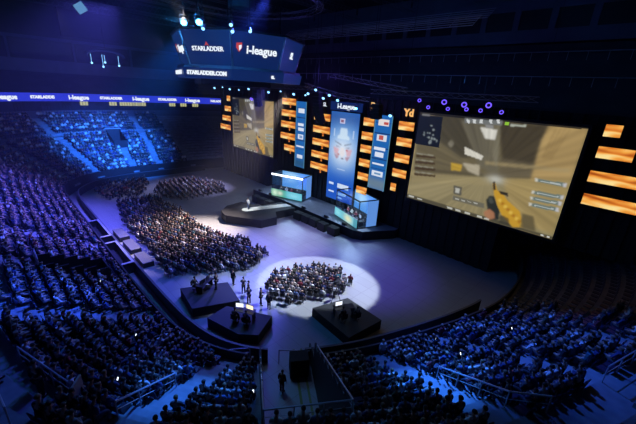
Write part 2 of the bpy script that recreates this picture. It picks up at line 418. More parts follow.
railing('guard_rail', [c3(27.5, 11.9, 7.0), c3(25.2, 11.9, 7.0), c3(24.4, 12.4, 7.5)], .9, 'outer handrail of the walkway in the bottom left corner')
p = c3(24.3, 10.4, 6.5); b = MB(); b.box(-.5, .5, -.04, .04, .1, 1.0); b.box(-.45, -.4, -.03, .03, 0, .1); b.box(.4, .45, -.03, .03, 0, .1)
o = b.build('notice_panel', 'beige', None, label='beige rectangular panel at the end of the lower left handrail', cat='panel'); o.location = p; o.rotation_euler = (0, 0, -.6)

# vomitory pits
def pit(O, A, B, ln, wd, zt, zb, lab):
    b = MB()
    def q(a0, a1, b0, b1, z0, z1): b.prism([tuple(O + A * a0 + B * b0), tuple(O + A * a1 + B * b0), tuple(O + A * a1 + B * b1), tuple(O + A * a0 + B * b1)], z0, z1)
    q(-.1, 0, -wd / 2, wd / 2, 0, zb + .9); q(ln, ln + .1, -wd / 2 - .1, wd / 2 + .1, 0, zt + .9)
    n = 5
    for i in range(n):
        for sg in (-1, 1): q(ln * i / n, ln * (i + 1) / n, sg * wd / 2 - .06, sg * wd / 2 + .06, 0, zb + .9 + (zt - zb) * (i + .5) / n)
    struct(b, 'wall_vomitory', 'boards')
    railing('guard_rail', [(*(O + A * ln + B * (-wd / 2)), zt + .9), (*(O + A * ln + B * (wd / 2)), zt + .9)], .4, lab, mid=False)
pit(VO, VA, VB, VLEN, VWID, 4.6, 2.6, 'rail over the dark stair opening in the left side seats')
pit(WO, WN, WB, WLEN, WWID, 7.6, 5.6, 'rail over the dark stair opening in the far end seats')
b = MB(); b.prism([tuple(WO + WN * (WLEN + .0) + WB * s) for s in (-1.6,)] + [tuple(WO + WN * (WLEN + .0) + WB * 1.6), tuple(WO + WN * (WLEN + .5) + WB * 1.6), tuple(WO + WN * (WLEN + .5) + WB * -1.6)], 8.5, 8.62)
struct(b, 'trim_vomitory', 'rail')

# aisles: (l centre, width, d0, d1)
AISLES = [(14.6, 1.45, 0, 30), (22.9, 1.3, 0, 30), (30.0, 1.1, 0, 30), (37.6, 1.2, 7, 30), (45.5, 1.2, 0, 30), (54, 1.2, 0, 30), (62.5, 1.2, 0, 30), (68.5, 1.2, 0, 30), (74.8, 1.6, 0, 30), (79.7, 1.5, 0, 30), (86.0, 1.2, 0, 8.2), (90.8, 1.2, 0, 30), (98, 1.2, 0, 30), (4.8, 1.1, 0, 30), (9.6, 1.1, 0, 30)]
# half-height steps on the aisles, one object per aisle
for (l, w, d0, d1) in AISLES:
    if l > 100: continue
    b = MB()
    for (d, z) in rows:
        if not (d0 <= d < d1): continue
        P, N = cpt(l, d); T = np.array([-N[1], N[0]]); hw = w / 2 - .05
        if in_tunnel(P) or in_vom(P, .3) or in_wom(P, .3): continue
        A = P + N * -.38
        b.prism([tuple(A - T * hw), tuple(A + T * hw), tuple(P + T * hw), tuple(P - T * hw)], z - .5, z - .25)
    if b.f: struct(b, 'trim_aisle_steps', 'concrete')

# ------------------------------------------------------------------ people
def skin_mesh(J, E, levels=1, root='pelvis'):
    names = list(J); me = bpy.data.meshes.new('tmp'); me.from_pydata([J[n][0] for n in names], [(names.index(a), names.index(b)) for a, b in E], [])
    o = bpy.data.objects.new('tmp', me); COL.objects.link(o)
    o.modifiers.new('s', 'SKIN')
    if levels: o.modifiers.new('u', 'SUBSURF').levels = levels
    for i, n in enumerate(names):
        r = J[n][1]; sv = me.skin_vertices[0].data[i]; sv.radius = r if isinstance(r, tuple) else (r, r); sv.use_root = (n == root) or (root not in names and i == 0)
    bpy.context.view_layer.update()
    ev = bpy.data.meshes.new_from_object(o.evaluated_get(bpy.context.evaluated_depsgraph_get()))
    bpy.data.objects.remove(o); bpy.data.meshes.remove(me); return ev
def V3(*a): return tuple(a)

def joints(pose, rng):
    J = {}
    lean = rng.uniform(-.06, .10) if pose == 'sit' else rng.uniform(-.02, .05)
    if pose == 'sit':
        z = .52; J['pelvis'] = ((0, 0, z), (.15, .12)); J['spine'] = ((0, -.03 + lean * .3, z + .22), (.135, .10)); J['chest'] = ((0, -.04 + lean, z + .42), (.16, .11))
        J['neck'] = ((0, -.02 + lean * 1.3, z + .60), .055); J['jaw'] = ((0, .02 + lean * 1.4, z + .69), (.062, .07)); J['crown'] = ((0, .0 + lean * 1.5, z + .80), (.078, .092))
        for s, n in ((-1, 'l'), (1, 'r')):
            k = rng.uniform(-.03, .06)
            J[n + 'hip'] = ((s * .09, .05, z), .095); J[n + 'knee'] = ((s * (.12 + k), .44, z + .0), .068); J[n + 'ankle'] = ((s * (.12 + k), .40, .10), .043); J[n + 'toe'] = ((s * (.13 + k), .56, .045), (.042, .03))
            J[n + 'shoulder'] = ((s * .185, -.03 + lean, z + .50), .062)
            m = rng.randint(0, 5)
            if m == 0: el, wr, ha = (s * .26, .05, z + .26), (s * .05, .20, z + .26), (-s * .02, .21, z + .27)          # arms folded
            elif m == 1 and s > 0: el, wr, ha = (s * .30, .12, z + .34), (s * .15, .20, z + .58), (s * .12, .20, z + .66)       # hand to the chin
            elif m == 2: el, wr, ha = (s * .24, .10, z + .24), (s * .06, .30, z + .34), (s * .03, .36, z + .38)         # holding a phone / clapping
            else: el, wr, ha = (s * .25, .08, z + .22), (s * .14, .28, z + .12), (s * .11, .36, z + .11)
            J[n + 'elbow'] = (el, .045); J[n + 'wrist'] = (wr, .030); J[n + 'hand'] = (ha, (.038, .022))
    else:
        z = .93; st = rng.uniform(-.08, .12)
        J['pelvis'] = ((0, 0, z), (.15, .11)); J['spine'] = ((0, 0, z + .22), (.13, .10)); J['chest'] = ((0, lean, z + .42), (.165, .115))
        J['neck'] = ((0, lean + .01, z + .61), .055); J['jaw'] = ((0, .04 + lean, z + .69), (.062, .07)); J['crown'] = ((0, .02 + lean, z + .81), (.078, .092))
        for s, n in ((-1, 'l'), (1, 'r')):
            J[n + 'hip'] = ((s * .09, 0, z - .04), .095); J[n + 'knee'] = ((s * .11, .02 + s * st * .5, .50), .062); J[n + 'ankle'] = ((s * .12, -.02 + s * st, .09), .043); J[n + 'toe'] = ((s * .14, .14 + s * st, .045), (.042, .03))
            J[n + 'shoulder'] = ((s * .19, lean - .01, z + .51), .062)
            if pose == 'mic' and s > 0: el, wr, ha = (s * .27, .05, z + .27), (s * .12, .24, z + .48), (s * .09, .27, z + .55)
            elif pose == 'work': el, wr, ha = (s * .25, .08, z + .24), (s * .15, .32, z + .26), (s * .14, .40, z + .27)
            else: el, wr, ha = (s * .25, -.02, z + .22), (s * .26, .06, z - .03), (s * .26, .08, z - .12)
            J[n + 'elbow'] = (el, .045); J[n + 'wrist'] = (wr, .030); J[n + 'hand'] = (ha, (.038, .022))
    return J
ARM = [('chest', 'lshoulder'), ('lshoulder', 'lelbow'), ('lelbow', 'lwrist'), ('chest', 'rshoulder'), ('rshoulder', 'relbow'), ('relbow', 'rwrist')]
LEG = [('pelvis', 'lhip'), ('lhip', 'lknee'), ('lknee', 'lankle'), ('pelvis', 'rhip'), ('rhip', 'rknee'), ('rknee', 'rankle')]
TRUNK = [('pelvis', 'spine'), ('spine', 'chest')]
ALLE = TRUNK + [('chest', 'neck'), ('neck', 'jaw'), ('jaw', 'crown')] + ARM + LEG + [('lwrist', 'lhand'), ('rwrist', 'rhand'), ('lankle', 'ltoe'), ('rankle', 'rtoe')]

def join_meshes(parts, name, mats):
    """parts: (mesh, material index)"""
    b = MB()
    for me, mi in parts:
        b.cur = mi
        if isinstance(me, MB): b.add(me.v, me.f)
        else: b.add([tuple(v.co) for v in me.vertices], [tuple(p.vertices) for p in me.polygons])
    return b.mesh(name, mats, True)

def hand_fingers(J, side):
    w = Vector(J[side + 'wrist'][0]); h = Vector(J[side + 'hand'][0]); d = (h - w).normalized(); s = -1 if side == 'l' else 1
    up = Vector((0, 0, 1)); lat = d.cross(up)
    if lat.length < .2: lat = Vector((1, 0, 0))
    lat.normalize(); nrm = lat.cross(d).normalized(); out = []
    b = MB()
    for k, (o, ln) in enumerate(((-.03, .055), (-.01, .07), (.011, .066), (.031, .052))):
        p = h + lat * o; b.tube([p - d * .01, p + d * ln * .5 + nrm * .0, p + d * ln * .85 - nrm * ln * .35, p + d * ln * .9 - nrm * ln * .8], .0095, 5, .007)
    p = h - d * .035 - lat * s * .03; b.tube([p, p - lat * s * .03 + d * .025, p - lat * s * .035 + d * .055 - nrm * .01], .011, 5, .008)
    return b

class Proto: pass
def person_proto(pose, seed):
    rng = np.random.RandomState(seed); J = joints(pose, rng); P = Proto(); P.J = J
    body = skin_mesh(J, ALLE, 1)
    # face and ears on the head, fingers on the palms
    c = Vector(J['crown'][0]); j = Vector(J['jaw'][0]); f = MB(); fy = max(c.y, j.y) + .07
    f.add([(0, fy + .035, j.z + .025), (-.018, fy, j.z + .018), (.018, fy, j.z + .018), (0, fy, j.z + .075)], [(0, 2, 3), (0, 3, 1), (0, 1, 2), (1, 3, 2)])
    for s in (-1, 1): f.ball((c.x + s * .082, c.y - .005, j.z + .045), .014, .025, .035, 6, 4)
    ey = MB()
    for s in (-1, 1): ey.ball((s * .030, fy + .003, j.z + .068), .011, .008, .008, 6, 4)
    mo = MB(); mo.box(-.026, .026, fy - .012, fy + .008, j.z - .018, j.z - .008)
    parts = [(body, 0), (f, 0), (ey, 1), (mo, 1), (hand_fingers(J, 'l'), 0), (hand_fingers(J, 'r'), 0)]
    P.body = join_meshes(parts, 'person', ['skin', 'eye'])
    G = lambda names, add: {n: (J[n][0], tuple(r + add for r in J[n][1]) if isinstance(J[n][1], tuple) else J[n][1] + add) for n in names}
    Jk = G(['pelvis', 'spine', 'chest', 'lshoulder', 'lelbow', 'lwrist', 'rshoulder', 'relbow', 'rwrist'], .022)
    nk = Vector(J['neck'][0]); Jk['collar'] = (tuple(nk - Vector((0, 0, .06))), .075)
    P.jacket = join_meshes([(skin_mesh(Jk, TRUNK + ARM + [('chest', 'collar')], 1), 0)], 'jacket', ['black'])
    Tk = G(['pelvis', 'lhip', 'lknee', 'lankle', 'rhip', 'rknee', 'rankle'], .018)
    P.trousers = join_meshes([(skin_mesh(Tk, LEG, 1), 0)], 'trousers', ['trousers'])
    h = MB(); h.ball((c.x, c.y - .012, c.z + .005), .095, .11, .105, 12, 8, zmin=-.25); P.hair = h.mesh('hair', 'hair', True)
    P.shoes = []
    for s in 'lr':
        sh = MB()
        a = J[s + 'ankle'][0]; t = J[s + 'toe'][0]; sh.tube([(a[0], a[1] - .05, .05), (a[0], a[1] + .03, .06), (t[0], t[1], .045), (t[0], t[1] + .04, .035)], .052, 8, .038)
        P.shoes.append(sh.mesh('shoe', 'black', True))
    return P
# low poly version for tiny figures, with colour classes 0 skin 1 jacket 2 trousers 3 hair
def lowpoly(P):
    me = skin_mesh(P.J, [e for e in ALLE if 'hand' not in e[1]] , 0) if False else skin_mesh({k: v for k, v in P.J.items() if 'hand' not in k}, [e for e in ALLE if 'hand' not in e[1]], 0)
    V = np.array([v.co[:] for v in me.vertices]); Fc = [tuple(p.vertices) for p in me.polygons]
    J = P.J; names = [k for k in J if 'hand' not in k]; JP_ = np.array([J[k][0] for k in names])
    cls = []
    zn = J['neck'][0][2]; cr = J['crown'][0]
    for v in V:
        k = names[int(np.argmin(((JP_ - v) ** 2).sum(1)))]
        if k in ('jaw', 'crown') or v[2] > zn + .03: c = 3 if (v[1] < cr[1] + .03 or v[2] > cr[2] + .02) else 0
        elif 'wrist' in k: c = 0
        elif 'knee' in k or 'ankle' in k or 'hip' in k or 'toe' in k: c = 2
        else: c = 1
        cls.append(c)
    return V, Fc, np.array(cls)
SIT = [person_proto('sit', s) for s in (1, 2, 3, 4, 5, 6)]
LOW = [lowpoly(p) for p in SIT]
STAND = person_proto('stand', 11); WORK = person_proto('work', 12); MIC = person_proto('mic', 13)
HAIRC = [(.03, .02, .015), (.008, .007, .007), (.15, .10, .05), (.05, .03, .02)]
SKINC = (.45, .28, .21)
_jm = {}
def recol(me, mname, m):
    k = (me.name, mname)
    if k not in _jm: c = me.copy(); c.materials.clear(); c.materials.append(m); _jm[k] = c
    return _jm[k]
def person(P, loc, rz, jk, label, group=None, parts=True, hair='hair', tr='trousers', scale=1., jm=None):
    o = mesh_obj('person', P.body); o.location = loc; o.rotation_euler = (0, 0, rz); o.scale = (scale,) * 3
    tag(o, label, 'person', group)
    mesh_obj('jacket', recol(P.jacket, jk, jm or JM[jk]), o); mesh_obj('trousers', recol(P.trousers, tr, M[tr]), o)
    mesh_obj('hair', recol(P.hair, hair, M[hair]), o)
    for q in P.shoes: mesh_obj('shoe', q, o)
    return o
# single-mesh version for figures too small to show parts
def tiny_mesh(P, jk, hr):
    k = ('tiny', id(P), jk, hr)
    if k not in _jm:
        b = MB()
        for me, mi in ((P.body, 0), (P.jacket, 1), (P.trousers, 2), (P.hair, 3)):
            b.cur = mi; b.add([tuple(v.co) for v in me.vertices], [tuple(p.vertices) for p in me.polygons])
        _jm[k] = b.mesh('person', ['skin', JM[jk], 'jeans', hr], True)
    return _jm[k]

# seats
sb = MB(); sb.box(-.22, .22, -.20, .24, .40, .45); sb.box(-.20, .20, -.18, .22, .45, .47); SEATM = sb.mesh('seat_pan', 'seat')
sb = MB(); sb.add([(-.22, -.24, .45), (.22, -.24, .45), (.22, -.20, .45), (-.22, -.20, .45), (-.20, -.32, .88), (.20, -.32, .88), (.20, -.28, .88), (-.20, -.28, .88)],
                 [(0, 3, 2, 1), (4, 5, 6, 7), (0, 1, 5, 4), (1, 2, 6, 5), (2, 3, 7, 6), (3, 0, 4, 7)]); BACKM = sb.mesh('backrest', 'seat')
sb = MB(); sb.box(-.03, .03, -.15, -.05, 0, .40); sb.box(-.1, .1, -.2, 0, 0, .02); POSTM = sb.mesh('pedestal', 'seat2')
def seat(loc, rz, label, group):
    r = mesh_obj('stadium_seat', SEATM); r.location = loc; r.rotation_euler = (0, 0, rz); tag(r, label, 'seat', group)
    mesh_obj('backrest', BACKM, r); mesh_obj('pedestal', POSTM, r); return r
cb = MB(); cb.box(-.21, .21, -.20, .22, .42, .46)
for x in (-.19, .19):
    for y in (-.19, .19): cb.tube([(x, y, 0), (x, y, .43)], .012, 4)
    cb.tube([(x, -.19, .43), (x, -.25, .88)], .012, 4)
cb.box(-.2, .2, -.26, -.23, .60, .88); CHAIRM = cb.mesh('folding_chair', 'black_metal')

def block_name(l, d):
    w = 'above the cross walkway' if d > WALK0 + .2 else ''
    if l < 9.6: return 'near the right picture edge'
    if l < 14.6: return 'right of the right blue stair'
    if l < 19.5: return 'between tunnel and right blue stair'
    if l < 22.9: return 'between left blue stair and tunnel'
    if l < 30: return 'between the two left blue stairs'
    if l < 38: return 'beyond the upper left blue stair'
    return 'in the left side seats'
spots = []
for ri, (d, z) in enumerate(rows):
    ls = np.linspace(1.0, 97, 4000); pts = np.array([cpt(l, d + .58)[0] for l in ls]); cum = np.r_[0, np.cumsum(np.linalg.norm(np.diff(pts, axis=0), axis=1))]
    for s in np.arange(.1, cum[-1], .53):
        l = float(np.interp(s, cum, ls)); P, N = cpt(l, d + .58)
        sc = np.interp(s + .5, cum, ls) - np.interp(s, cum, ls); sc = .5 / max(sc, 1e-6)
        if any(abs(l - a) * max(sc, 1) < w / 2 + .22 and d0 <= d + .4 < d1 for a, w, d0, d1 in AISLES): continue
        if 24.4 < l < 28.5 and 9.9 < d + .3 < 12.2: continue
        if in_tunnel(P, .5) or in_vom(P, .3) or in_wom(P, .3): continue
        if ri < 1 and l > 20: pass
        P = P + N * RNG.uniform(-.10, .06); p = np.array([P[0], P[1], z]); 
        if not inview(p + [0, 0, 1], 4): continue
        spots.append((float(np.linalg.norm(p - CP)), p, math.atan2(N[0], -N[1]), l, d, ri))
spots.sort(key=lambda t: t[0])
taken = []
for t in spots:
    l = t[3]; pr = .93
    if l < 3.5: pr = .25
    if l > 92.5: pr = .45
    if 19.0 < l < 21.3 and t[4] < 3: pr = 0
    if 14.6 < l < 18.6 and t[4] < 2.5: pr = .3
    if RNG.rand() < pr: taken.append(t)
HK = ['hair', 'hair2', 'hair3']; HP = [.5, .38, .12]
CNAME = dict(navy='navy blue', black='black', charcoal='charcoal', grey='light grey', white='white', denim='denim blue', teal='teal', maroon='dark red', olive='olive', cream='cream')
NIND = 200
for i, (dd, p, rz, l, d, ri) in enumerate(taken[:NIND]):
    jk = str(RNG.choice(JKEYS, p=JP)); bn = block_name(l, d); rz2 = rz + RNG.uniform(-.3, .3)
    person(SIT[RNG.randint(6)], tuple(p + [0, 0, 0]), rz2, jk, 'seated spectator in a %s top %s' % (CNAME[jk], bn), 'spectators ' + bn, hair=str(RNG.choice(HK, p=HP)), tr=('jeans', 'trousers')[RNG.randint(2)], scale=RNG.uniform(.94, 1.04))
    seat(tuple(p), rz, 'dark blue plastic stadium seat ' + bn, 'stadium seats ' + bn)

def mass(name, items, protos, label, cat, bright=1.):
    """one object for the rest of the crowd: items (p, rz)"""
    Vs = []; Fs = []; Cs = []; off = 0
    for (p, rz) in items:
        V, Fc, cls = protos[RNG.randint(len(protos))]; r = rz + RNG.uniform(-.3, .3); c, s = math.cos(r), math.sin(r); k = RNG.uniform(.94, 1.05)
        W = V * k; W = np.c_[W[:, 0] * c - W[:, 1] * s, W[:, 0] * s + W[:, 1] * c, W[:, 2]] + p
        pal = np.array([SKINC, JK[str(RNG.choice(JKEYS, p=JP))], ((.035, .05, .10), (.015, .015, .02))[RNG.randint(2)], HAIRC[RNG.randint(4)]])
        Vs.append(W); Cs.append(pal[cls]); Fs += [tuple(i + off for i in f) for f in Fc]; off += len(V)
    V = np.vstack(Vs); C = np.c_[np.vstack(Cs), np.ones(len(V))]
    me = bpy.data.meshes.new(name); me.from_pydata(V.tolist(), [], Fs); a = me.color_attributes.new('Col', 'FLOAT_COLOR', 'POINT'); a.data.foreach_set('color', C.ravel())
    me.materials.append(M['crowdcol']); o = mesh_obj(name, me); tag(o, label, cat, kind='stuff'); return o
rest = taken[NIND:]
# seats: the rest as one object
def seat_mass(name, items, meshes, m, label, cat):
    VV = np.vstack([np.array([v.co[:] for v in me.vertices]) for me in meshes]); FF = []; o = 0
    for me in meshes: FF += [tuple(i + o for i in p.vertices) for p in me.polygons]; o += len(me.vertices)
    Vs = []; Fs = []
    for k, (p, rz) in enumerate(items):
        c, s = math.cos(rz), math.sin(rz); Vs.append(np.c_[VV[:, 0] * c - VV[:, 1] * s, VV[:, 0] * s + VV[:, 1] * c, VV[:, 2]] + p); Fs += [tuple(i + k * len(VV) for i in f) for f in FF]
    me = bpy.data.meshes.new(name); me.from_pydata(np.vstack(Vs).tolist(), [], Fs); me.materials.append(M[m]); ob = mesh_obj(name, me); tag(ob, label, cat, kind='stuff')
near_ids = {id(t) for t in taken[:NIND]}
seat_items = [(t[1], t[2]) for t in spots if id(t) not in near_ids]
for ri, (d, z) in enumerate(rows[:14]):     # empty seats past the right end
    for l in np.arange(-13, 1, .56):
        P, N = cpt(l, d + .58); p = np.array([P[0], P[1], z])
        if inview(p): seat_items.append((p, math.atan2(N[0], -N[1])))
seat_mass('stadium_seats', seat_items, [SEATM, BACKM], 'seat', 'rows of dark blue plastic stadium seats in the stands', 'seats')

# floor audience ----------------------------------------------------
def inpoly(x, y, P):
    c = False
    for i in range(len(P)):
        (x1, y1), (x2, y2) = P[i], P[i - 1]
        if (y1 > y) != (y2 > y) and x < (x2 - x1) * (y - y1) / (y2 - y1) + x1: c = not c
    return c
G1 = [(-57.1, 12.6), (-57.5, 18.0), (-48.2, 19.0), (-39.2, 18.4), (-33.1, 21.0), (-28.8, 20.8), (-27.3, 17.6), (-31.2, 10.6), (-39.1, 11.0), (-47, 10.9)]
G2 = [(-59.6, 19.0), (-64.5, 22.0), (-65.2, 28.2), (-58.6, 31.3), (-54.1, 30.3), (-53.7, 22.1), (-56, 20)]
G3 = [(-25.0, 18.9), (-22.5, 16.3), (-19.9, 16.5), (-17.6, 21.7), (-18.4, 24.2), (-20.9, 25.2), (-22.7, 23.6), (-24.2, 21.2)]
G4 = [(-66, 11.6), (-70., 14.4), (-69.5, 21.2), (-66.6, 21.0), (-60.5, 16.5), (-61, 12)]
def grid(poly, ang, pu, pv):
    c = np.mean(poly, 0); u = np.array([math.cos(ang), math.sin(ang)]); v = np.array([-u[1], u[0]]); out = []
    for i in range(-70, 71):
        for j in range(-40, 41):
            q = c + u * i * pu + v * j * pv
            if inpoly(q[0], q[1], poly): out.append((np.array([q[0] + RNG.uniform(-.04, .04), q[1] + RNG.uniform(-.04, .04), 0]), ang))
    return out
floor_sets = [('in the white floor spotlight', grid(G3, math.radians(36), .60, .84), .97), ('in the long floor block by the left boards', grid(G1, math.radians(14), .57, .92), .95),
              ('in the smaller floor block near the far screen', grid(G2, math.radians(-8), .57, .92), .95), ('in the dark floor block at the far corner', grid(G4, math.radians(-40), .75, 1.1), .85)]
allf = []
for nm, g, pr in floor_sets:
    for (p, a) in g: allf.append((float(np.linalg.norm(p - CP)), p, a, nm, RNG.rand() < pr))
allf.sort(key=lambda t: ('white-lit' not in t[3], t[0]))
oc = [t for t in allf if t[4]]; FIND = sum(1 for t in oc if 'white-lit' in t[3])
for i, (dd, p, a, nm, _) in enumerate(oc[:FIND]):
    jk = str(RNG.choice(JKEYS, p=JP)); hr = str(RNG.choice(HK, p=HP))
    o = mesh_obj('person', tiny_mesh(SIT[RNG.randint(6)], jk, hr)); o.location = tuple(p); o.rotation_euler = (0, 0, a + RNG.uniform(-.25, .25)); s = RNG.uniform(.95, 1.05); o.scale = (s, s, s)
    tag(o, 'seated floor spectator in a %s top %s' % (CNAME[jk], nm), 'person', 'spectators ' + nm)
CH = sum(1 for t in allf if 'white-lit' in t[3])
for t in allf[:CH]:
    o = mesh_obj('folding_chair', CHAIRM); o.location = tuple(t[1]); o.rotation_euler = (0, 0, t[2]); tag(o, 'black folding chair in a row ' + t[3], 'chair', 'folding chairs ' + t[3])
mass('crowd', [(t[1], t[2]) for t in rest] + [(t[1], t[2]) for t in oc[FIND:]], LOW, 'dense crowd of seated spectators filling the stands and the long floor blocks', 'crowd')
seat_mass('folding_chairs', [(t[1], t[2]) for t in allf[CH:]], [CHAIRM], 'black_metal', 'black folding chairs under the far floor spectators', 'chairs')

# ------------------------------------------------------------------ painted LED images
class Canvas:
    def __init__(s, nx, ny, bg=(0, 0, 0)):
        s.X, s.Y = np.meshgrid((np.arange(nx) + .5) / nx, (np.arange(ny) + .5) / ny); s.A = np.zeros((ny, nx, 3)); s.A[:] = bg   # Y down from the top
        s.nx, s.ny = nx, ny
    def put(s, m, c, a=1.): m = (m * a)[..., None]; s.A = s.A * (1 - m) + np.array(c) * m
    def rect(s, x0, y0, x1, y1, c, a=1., soft=0.):
        if soft:
            f = lambda t: 1 / (1 + np.exp(-t / soft)); m = f(s.X - x0) * f(x1 - s.X) * f(s.Y - y0) * f(y1 - s.Y)
        else: m = ((s.X >= x0) & (s.X < x1) & (s.Y >= y0) & (s.Y < y1)).astype(float)
        s.put(m, c, a)
    def poly(s, P, c, a=1., blur=0):
        m = np.zeros(s.X.shape, bool)
        for i in range(len(P)):
            (x1, y1), (x2, y2) = P[i], P[i - 1]
            if y1 == y2: continue
            k = ((y1 > s.Y) != (y2 > s.Y)) & (s.X < (x2 - x1) * (s.Y - y1) / (y2 - y1) + x1); m ^= k
        m = m.astype(float)
        for _ in range(blur): m = (m + np.roll(m, 1, 0) + np.roll(m, -1, 0) + np.roll(m, 1, 1) + np.roll(m, -1, 1)) / 5
        s.put(m, c, a)
    def ell(s, x, y, rx, ry, c, a=1., soft=True):
        r = ((s.X - x) / rx) ** 2 + ((s.Y - y) / ry) ** 2; m = np.exp(-r * 1.5) if soft else (r < 1).astype(float); s.put(m, c, a)
def srgb(*c): return tuple(((v / 255) / 12.92 if v < 10 else ((v / 255 + .055) / 1.055) ** 2.4) for v in c)
def paint_obj(name, cv, x0, x1, y, z0, z1, m, parent):
    """grid on a plane facing -Y, painted by the canvas"""
    nx, ny = cv.nx, cv.ny; X = np.linspace(x0, x1, nx + 1); Z = np.linspace(z1, z0, ny + 1)
    V = [(a, y, c) for c in Z for a in X]; W = nx + 1
    Fc = [((j + 1) * W + i, (j + 1) * W + i + 1, j * W + i + 1, j * W + i) for j in range(ny) for i in range(nx)]
    me = bpy.data.meshes.new(name); me.from_pydata(V, [], Fc); at = me.color_attributes.new('Col', 'FLOAT_COLOR', 'CORNER')
    C = np.repeat(np.c_[cv.A.reshape(-1, 3), np.ones(nx * ny)], 4, axis=0); at.data.foreach_set('color', C.ravel()); me.materials.append(M[m])
    o = mesh_obj(name, me, parent); return o

def homog(src, dst):
    A = []; b = []
    for (x, y), (u, v) in zip(src, dst): A += [[x, y, 1, 0, 0, 0, -u * x, -u * y], [0, 0, 0, x, y, 1, -v * x, -v * y]]; b += [u, v]
    h = np.linalg.solve(np.array(A), np.array(b)); return lambda x, y: ((h[0] * x + h[1] * y + h[2]) / (h[6] * x + h[7] * y + 1), (h[3] * x + h[4] * y + h[5]) / (h[6] * x + h[7] * y + 1))
HG = homog([(60, 35), (553, 80), (445, 408), (20, 285)], [(0, 0), (1, 0), (1, 1), (0, 1)])
def game_canvas():
    cv = Canvas(210, 136, srgb(150, 138, 100)); Q = lambda P: [HG(*p) for p in P]
    def pl(P, c, a=1., bl=0): cv.poly(Q(P), srgb(*c), a, bl)
    pl([(60, 35), (553, 80), (500, 240), (40, 210)], (112, 102, 76), 1, 6)
    pl([(100, 35), (250, 52), (270, 160), (180, 170), (110, 120)], (78, 72, 56), 1, 8)
    pl([(180, 60), (290, 60), (290, 230), (230, 190)], (112, 106, 88), .8, 6)
    pl([(290, 62), (440, 70), (415, 120), (390, 190), (300, 185)], (74, 66, 50), 1, 7)
    pl([(300, 170), (400, 185), (395, 235), (290, 225)], (105, 95, 74), .8, 6)
    pl([(440, 68), (556, 80), (510, 240), (380, 240), (395, 190), (415, 120)], (178, 150, 98), 1, 6)
    for k in range(4): pl([(455 + 14 * k, 80), (462 + 14 * k, 80), (422 + 8 * k, 170), (414 + 8 * k, 170)], (140, 115, 72), .5, 3)
    pl([(250, 178), (500, 200), (495, 212), (250, 188)], (170, 152, 110), .6, 3)
    pl([(270, 160), (290, 50), (298, 50), (284, 200)], (140, 134, 112), .6, 3)
    pl([(40, 205), (260, 230), (270, 290), (25, 282)], (160, 146, 106), 1, 5)
    pl([(45, 195), (240, 215), (250, 224), (42, 216)], (88, 80, 60), .75, 4)
    pl([(20, 240), (270, 250), (280, 345), (20, 290)], (150, 138, 102), .8, 5)
    pl([(300, 230), (520, 230), (470, 400), (330, 350)], (170, 148, 96), .9, 8)
    pl([(235, 78), (287, 86), (280, 116), (250, 112)], (216, 214, 204), 1, 2)
    pl([(190, 136), (244, 163), (240, 176), (190, 158)], (226, 222, 208), 1, 1)
    pl([(150, 115), (160, 128), (150, 140), (140, 128)], (140, 134, 116), .8, 3)
    pl([(150, 182), (182, 188), (180, 208), (150, 205)], (196, 160, 60), 1, 2)
    pl([(182, 184), (234, 190), (232, 222), (200, 208)], (190, 180, 156), .9, 3)
    u, v = HG(280, 232); cv.ell(u, v, .06, .05, srgb(196, 196, 186), .9)
    pre_ = cv.A.copy(); base_ = cv.A.copy()
    # minimap
    pl([(58, 42), (126, 50), (115, 140), (46, 128)], (26, 30, 42), 1, 0)
    rr = np.random.RandomState(3)
    for k in range(16):
        a = 88 + rr.uniform(-20, 22); c = 95 + rr.uniform(-28, 30); w = rr.uniform(3, 9); h = rr.uniform(3, 9); pl([(a, c), (a + w, c + 1), (a + w, c + h), (a, c + h)], (150, 160, 160), .8, 1)
    # top strip and score
    pl([(58, 34), (554, 79), (553, 84), (58, 42)], (20, 20, 24), .9, 0)
    pl([(190, 52), (302, 60), (300, 74), (190, 66)], (120, 124, 124), .9, 1)
    for a in (196, 214, 234, 262, 284): pl([(a, 55), (a + 9, 57), (a + 9, 68), (a, 66)], (225, 228, 228), .9, 0)
    pl([(250, 72), (275, 74), (274, 84), (252, 80)], (150, 150, 150), .9, 1)
    pl([(308, 63), (320, 64), (319, 74), (307, 73)], (150, 205, 60), 1, 0); pl([(324, 68), (370, 72), (369, 79), (323, 75)], (190, 195, 180), .9, 1)
    pl([(66, 40), (88, 42), (88, 48), (66, 46)], (130, 130, 130), .8, 1)
    # player bars left and right
    for k in range(4):
        y = 160 + 18 * k; pl([(48 - k * 2, y), (104, y + 6), (104, y + 12), (47 - k * 2, y + 7)], (70, 52, 32), .9, 1); pl([(50 - k * 2, y - 5), (98, y + 1), (98, y + 4), (49 - k * 2, y - 2)], (160, 158, 140), .7, 1)
    for y, x0, x1 in ((228, 402, 484), (264, 392, 476), (282, 388, 470), (300, 384, 462)):
        pl([(x0, y), (x1, y + 14), (x1 - 2, y + 26), (x0, y + 11)], (110, 128, 124), .95, 1); pl([(x0 - 6, y), (x0 + 2, y + 1), (x0 + 2, y + 9), (x0 - 6, y + 8)], (215, 215, 205), .9, 1); pl([(x1 - 6, y + 14), (x1 + 5, y + 15), (x1 + 3, y + 26), (x1 - 6, y + 24)], (205, 205, 210), .9, 1)
        pl([(x0 + 10, y + 6), (x1 - 12, y + 17), (x1 - 12, y + 20), (x0 + 10, y + 9)], (215, 222, 220), .6, 0)
    # info box
    pl([(158, 250), (182, 256), (180, 280), (156, 276)], (92, 90, 80), .9, 1); pl([(163, 256), (175, 259), (174, 274), (162, 271)], (200, 200, 190), .9, 1)
    pl([(156, 280), (248, 303), (246, 318), (154, 292)], (104, 102, 90), .85, 1)
